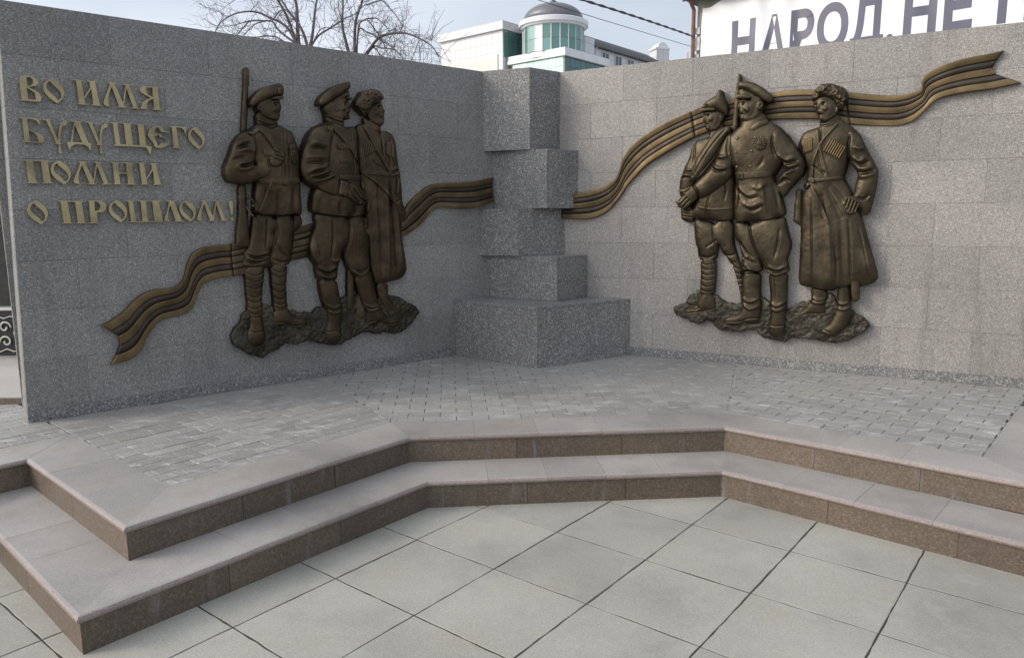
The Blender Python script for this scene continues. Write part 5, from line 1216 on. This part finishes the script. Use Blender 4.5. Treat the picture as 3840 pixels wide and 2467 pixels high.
# ------------------------------------------------------------------ cables
def cable(p0, p1, sag, r, twist, name, label):
    a, b = Vector(p0), Vector(p1); pts = [a.lerp(b, t/40)+Vector((0, 0, -sag*4*(t/40)*(1-t/40))) for t in range(41)]
    o = MB(); o.tube(pts, r, 6)
    if twist:
        for ph in (0, math.pi): 
            big = [a.lerp(b, t/160)+Vector((0, 0, -sag*4*(t/160)*(1-t/160)))+Vector((math.cos(t*.5+ph), 0, math.sin(t*.5+ph)))*r for t in range(161)]; o.tube(big, r*.8, 5)
    e = o.build(name, M['cable'], None, True); tag(e, label, 'cable'); return e
M['cable'] = flat('cable_rubber', (.035, .033, .045), .6)
cable((-2.0, 10.02, 5.10), (4.90, 20.55, 6.19), -.07, .016, True, 'overhead_cable', 'thick twisted overhead cable running to the banner building')
cable((-2.4, 9.55, 5.02), (4.92, 20.55, 5.92), .02, .007, False, 'overhead_cable', 'thin overhead wire running below the thick cable')
# ------------------------------------------------------------------ bare trees behind the inscribed wall
M['bark'] = flat('bark', (.15, .13, .135), .9, nscale=8, namt=.3)
def TW(x, y, d): return Vector((-5.36+.00185*x, 13.0, 5.16-.00183*y)) + Vector((0, d, 0))
def bare_tree(label, stump, limbs, seed, base_off):
    rd = random.Random(seed); st = TW(*stump, base_off); root = empty('bare_tree', (st.x, st.y, 0)); tag(root, label, 'tree', 'bare trees behind the wall')
    o = Vector((st.x, st.y, 0)); tr = MB(); h = st.z
    tr.tube([(0, 0, 0), (.03, .02, .6), (-.02, .03, h*.5), (.02, 0, h*.8), (0, 0, h-.05)], [.22, .17, .15, .14, .13], 10); tr.build('trunk', M['bark'], root, True)
    lb = MB(); tw_ = MB()
    def twig(p, d, ln, r, lvl):
        pts = [p]; n = 5; q = p.copy(); dd = d.normalized()
        for i in range(n):
            dd = (dd+Vector((rd.gauss(0, .22), rd.gauss(0, .22), rd.gauss(.05, .22)))).normalized(); q = q+dd*(ln/n); pts.append(q.copy())
        tw_.tube(pts, [r*(1-.16*i) for i in range(n+1)], 3)
        if lvl > 0:
            for i in range(1, n+1):
                if rd.random() < .7:
                    ax = Vector((rd.gauss(0, 1), rd.gauss(0, 1), rd.gauss(.2, 1))).normalized(); twig(pts[i], (dd+ax*1.1), ln*rd.uniform(.35, .65), max(r*.62, .0030), lvl-1)
    for (pl, r0) in limbs:
        dph = rd.uniform(-.5, .5); nn = len(pl)
        pts = [TW(x, y, base_off+dph*(i/max(nn-1, 1)))-o for i, (x, y) in enumerate(pl)]
        if (pts[0]-(st-o)).length < .6: pts = [st-o+Vector((0, 0, -.25))]+pts
        sp = [Vector(q) for q in spline([tuple(q) for q in pts], 5)]; k = len(sp); rs = [r0*.66*(1-.72*i/k) for i in range(k)]; lb.tube(sp, rs, 7)
        for i in range(int(k*.22), k):
            for _ in range(1 if rd.random() < .8 else 2):
                if rd.random() < .30:
                    t = (sp[min(i+1, k-1)]-sp[max(i-1, 0)]).normalized(); ax = Vector((rd.gauss(0, 1), rd.gauss(0, .8), rd.gauss(.35, .9))).normalized(); twig(sp[i], t*.5+ax, rd.uniform(.22, .62), max(rs[i]*.35, .0048), 2 if rd.random() < .6 else 1)
        twig(sp[-1], sp[-1]-sp[-2], .4, max(rs[-1]*.7, .005), 2)
    lb.build('limbs', M['bark'], root, True); c = tw_.build('crown', M['bark'], root); return root
bare_tree('bare pollarded tree with limbs arching left, above the inscribed wall', (1020, 420), [
    ([(975, 410), (940, 330), (900, 260), (830, 205), (760, 180), (690, 145), (620, 128), (540, 133), (470, 150), (400, 185), (330, 240), (290, 320)], .040),
    ([(960, 400), (880, 330), (800, 260), (760, 195), (690, 185), (560, 185), (500, 230), (440, 290), (390, 340)], .034), ([(560, 185), (470, 250), (400, 300)], .014), ([(700, 190), (600, 215), (520, 280), (470, 340)], .018),
    ([(950, 405), (830, 355), (760, 325), (690, 290)], .028), ([(830, 355), (720, 325), (620, 338), (470, 335), (430, 350)], .024),
    ([(970, 400), (930, 230), (890, 110), (840, 10), (810, -100), (790, -220)], .046), ([(990, 405), (990, 250), (1000, 100), (990, 0), (985, -120), (1000, -260)], .055),
    ([(1060, 420), (1020, 280), (950, 170), (880, 80), (830, 0), (760, -110), (740, -200)], .045), ([(770, 180), (810, 120), (860, 85), (900, 100)], .020),
    ([(1080, 430), (1110, 330), (1130, 200), (1150, 70), (1165, 0), (1190, -140), (1185, -240)], .048), ([(1090, 430), (1160, 320), (1260, 250), (1330, 200), (1400, 150), (1480, 110), (1530, 60), (1580, 0)], .030), ([(1110, 400), (1170, 280), (1230, 240), (1300, 250)], .020),
    ([(870, 90), (790, 150), (740, 240), (720, 380)], .012), ([(840, 20), (700, -40), (500, -60), (330, 20)], .022)], 3, 0)
bare_tree('bare multi-stemmed tree with a long limb arching right, behind the inscribed wall', (1440, 500), [
    ([(1390, 480), (1370, 380), (1340, 230), (1335, 130), (1345, 20), (1350, -120), (1340, -240)], .048), ([(1435, 490), (1450, 300), (1475, 150), (1520, 60), (1560, -10), (1600, -120)], .052),
    ([(1480, 200), (1530, 110), (1590, 85), (1640, 80), (1700, 130), (1760, 200)], .026), ([(1500, 490), (1590, 380), (1680, 290), (1780, 262), (1860, 258), (1950, 270), (2050, 310), (2150, 370), (2200, 420), (2240, 495)], .044),
    ([(1480, 225), (1560, 235), (1620, 260), (1680, 310), (1780, 370), (1850, 430), (1940, 540)], .022), ([(1600, 375), (1700, 390), (1800, 410), (1880, 460), (1950, 540)], .024), ([(1600, 380), (1680, 440), (1760, 480), (1800, 530)], .020),
    ([(1560, -10), (1700, -60), (1770, 0), (1830, 70), (1880, 140), (1930, 165)], .020), ([(1900, 160), (1910, 220), (1900, 260)], .010), ([(2040, 320), (1990, 440), (1940, 540)], .012),
    ([(1560, 110), (1640, 210), (1690, 290), (1730, 400), (1740, 520)], .016), ([(1410, 470), (1330, 400), (1250, 330), (1180, 315)], .020), ([(1400, 460), (1330, 420), (1300, 470)], .014), ([(1340, 200), (1290, 120), (1250, 20)], .014),
    ([(1480, 490), (1560, 470), (1610, 505)], .020)], 9, .5)
sh = empty('bare_shrub', (-2.05, 14.2, 0)); tag(sh, 'thin bare shrub of upright twigs right of the arching limb', 'shrub'); rd = random.Random(4); mb = MB()
for k in range(26):
    x = rd.uniform(-.45, .75); pts = [Vector((x*.3, rd.uniform(-.2, .2), 0))]
    for i in range(9): pts.append(pts[-1]+Vector((x*.08+rd.gauss(0, .05), rd.gauss(0, .05), rd.uniform(.42, .60))))
    mb.tube(pts, [.016*(1-.09*i) for i in range(10)], 4)
    for i in range(5, 10):
        for _ in range(3): a = pts[i]; d = Vector((rd.gauss(0, .25), rd.gauss(0, .25), rd.gauss(.15, .2))); mb.tube([a, a+d*.5+Vector((0, 0, .04)), a+d], [.005, .004, .003], 3)
mb.build('stems', M['bark'], sh)
# ------------------------------------------------------------------ far left strip beside the wall end
M['side_stone'] = granite('side_pavement', (.30, .28, .25), (.40, .375, .34), (.5, .47, .43), .7, cell=200, vary=.02)
kb = empty('kerb_step', (-4.6, 5.05, 0)); kb['kind'] = 'structure'
MB().box(-3, 1.2, .012, 2.6, .28, .355).build('side_pavement', M['side_stone'], kb); MB().box(-3, 1.2, -.010, .010, .311, .352).build('kerb_face', M['riser'], kb)
fn = empty('ornate_fence', (-4.45, 6.55, .355)); tag(fn, 'low black fence panel with cream scrollwork beyond the wall end', 'fence')
M['iron'] = flat('black_iron', (.012, .012, .013), .5); M['cream'] = flat('cream_paint', (.55, .54, .48), .6)
MB().box(-2.4, 1.1, 0, .03, .02, .43).build('panel', M['iron'], fn); MB().box(-2.4, 1.1, -.01, .04, .431, .45).build('top_rail', M['cream'], fn)
def scroll(cx, cz, s, fl):
    pts = [];
    for i in range(22): t = i/21*2.1*math.pi*1.0; r = s*(1-.75*i/21); pts.append((cx+fl*r*math.cos(t), -.008, cz+r*math.sin(t)))
    return pts
for k in range(14):
    x = -2.3+k*.24
    q = MB(); q.tube(scroll(x+.06, .28, .055, 1), .008, 5); q.tube(scroll(x+.06, .15, .055, -1), .008, 5); q.tube(scroll(x+.17, .22, .045, 1), .008, 5); q.tube([(x, -.008, .06), (x+.06, -.008, .085), (x+.12, -.008, .06), (x+.18, -.008, .085), (x+.24, -.008, .06)], .006, 4); q.tube([(x, -.008, .38), (x+.06, -.008, .36), (x+.12, -.008, .38), (x+.18, -.008, .36), (x+.24, -.008, .38)], .006, 4); q.build('scrollwork', M['cream'], fn)
struct(mk('street', [(-40, 7.2, -.02), (-2, 7.2, -.02), (-2, 13.2, -.02), (-40, 13.2, -.02)], [(0, 1, 2, 3)], flat('street_asphalt', (.16, .16, .16), .9, nscale=4)))
dk = empty('boarded_fence', (-9.5, 13.4, 0)); tag(dk, 'dark weathered boarded fence seen past the left wall end', 'fence')
M['dark_board'] = flat('dark_boards', (.045, .043, .040), .85, nscale=5, namt=.4)
for k in range(10): MB().box(-8, 4, 0, .05, .02+k*.24, .02+k*.24+.2385).build('board', M['dark_board'], dk)
for k in range(6): MB().box(-7.8+k*2.2, -7.65+k*2.2, .05, .2, 0, 2.45).build('post', M['dark_board'], dk)
print('objects', len(bpy.data.objects), 'tris', sum(len(o.data.polygons) for o in bpy.data.objects if o.type == 'MESH')*2)
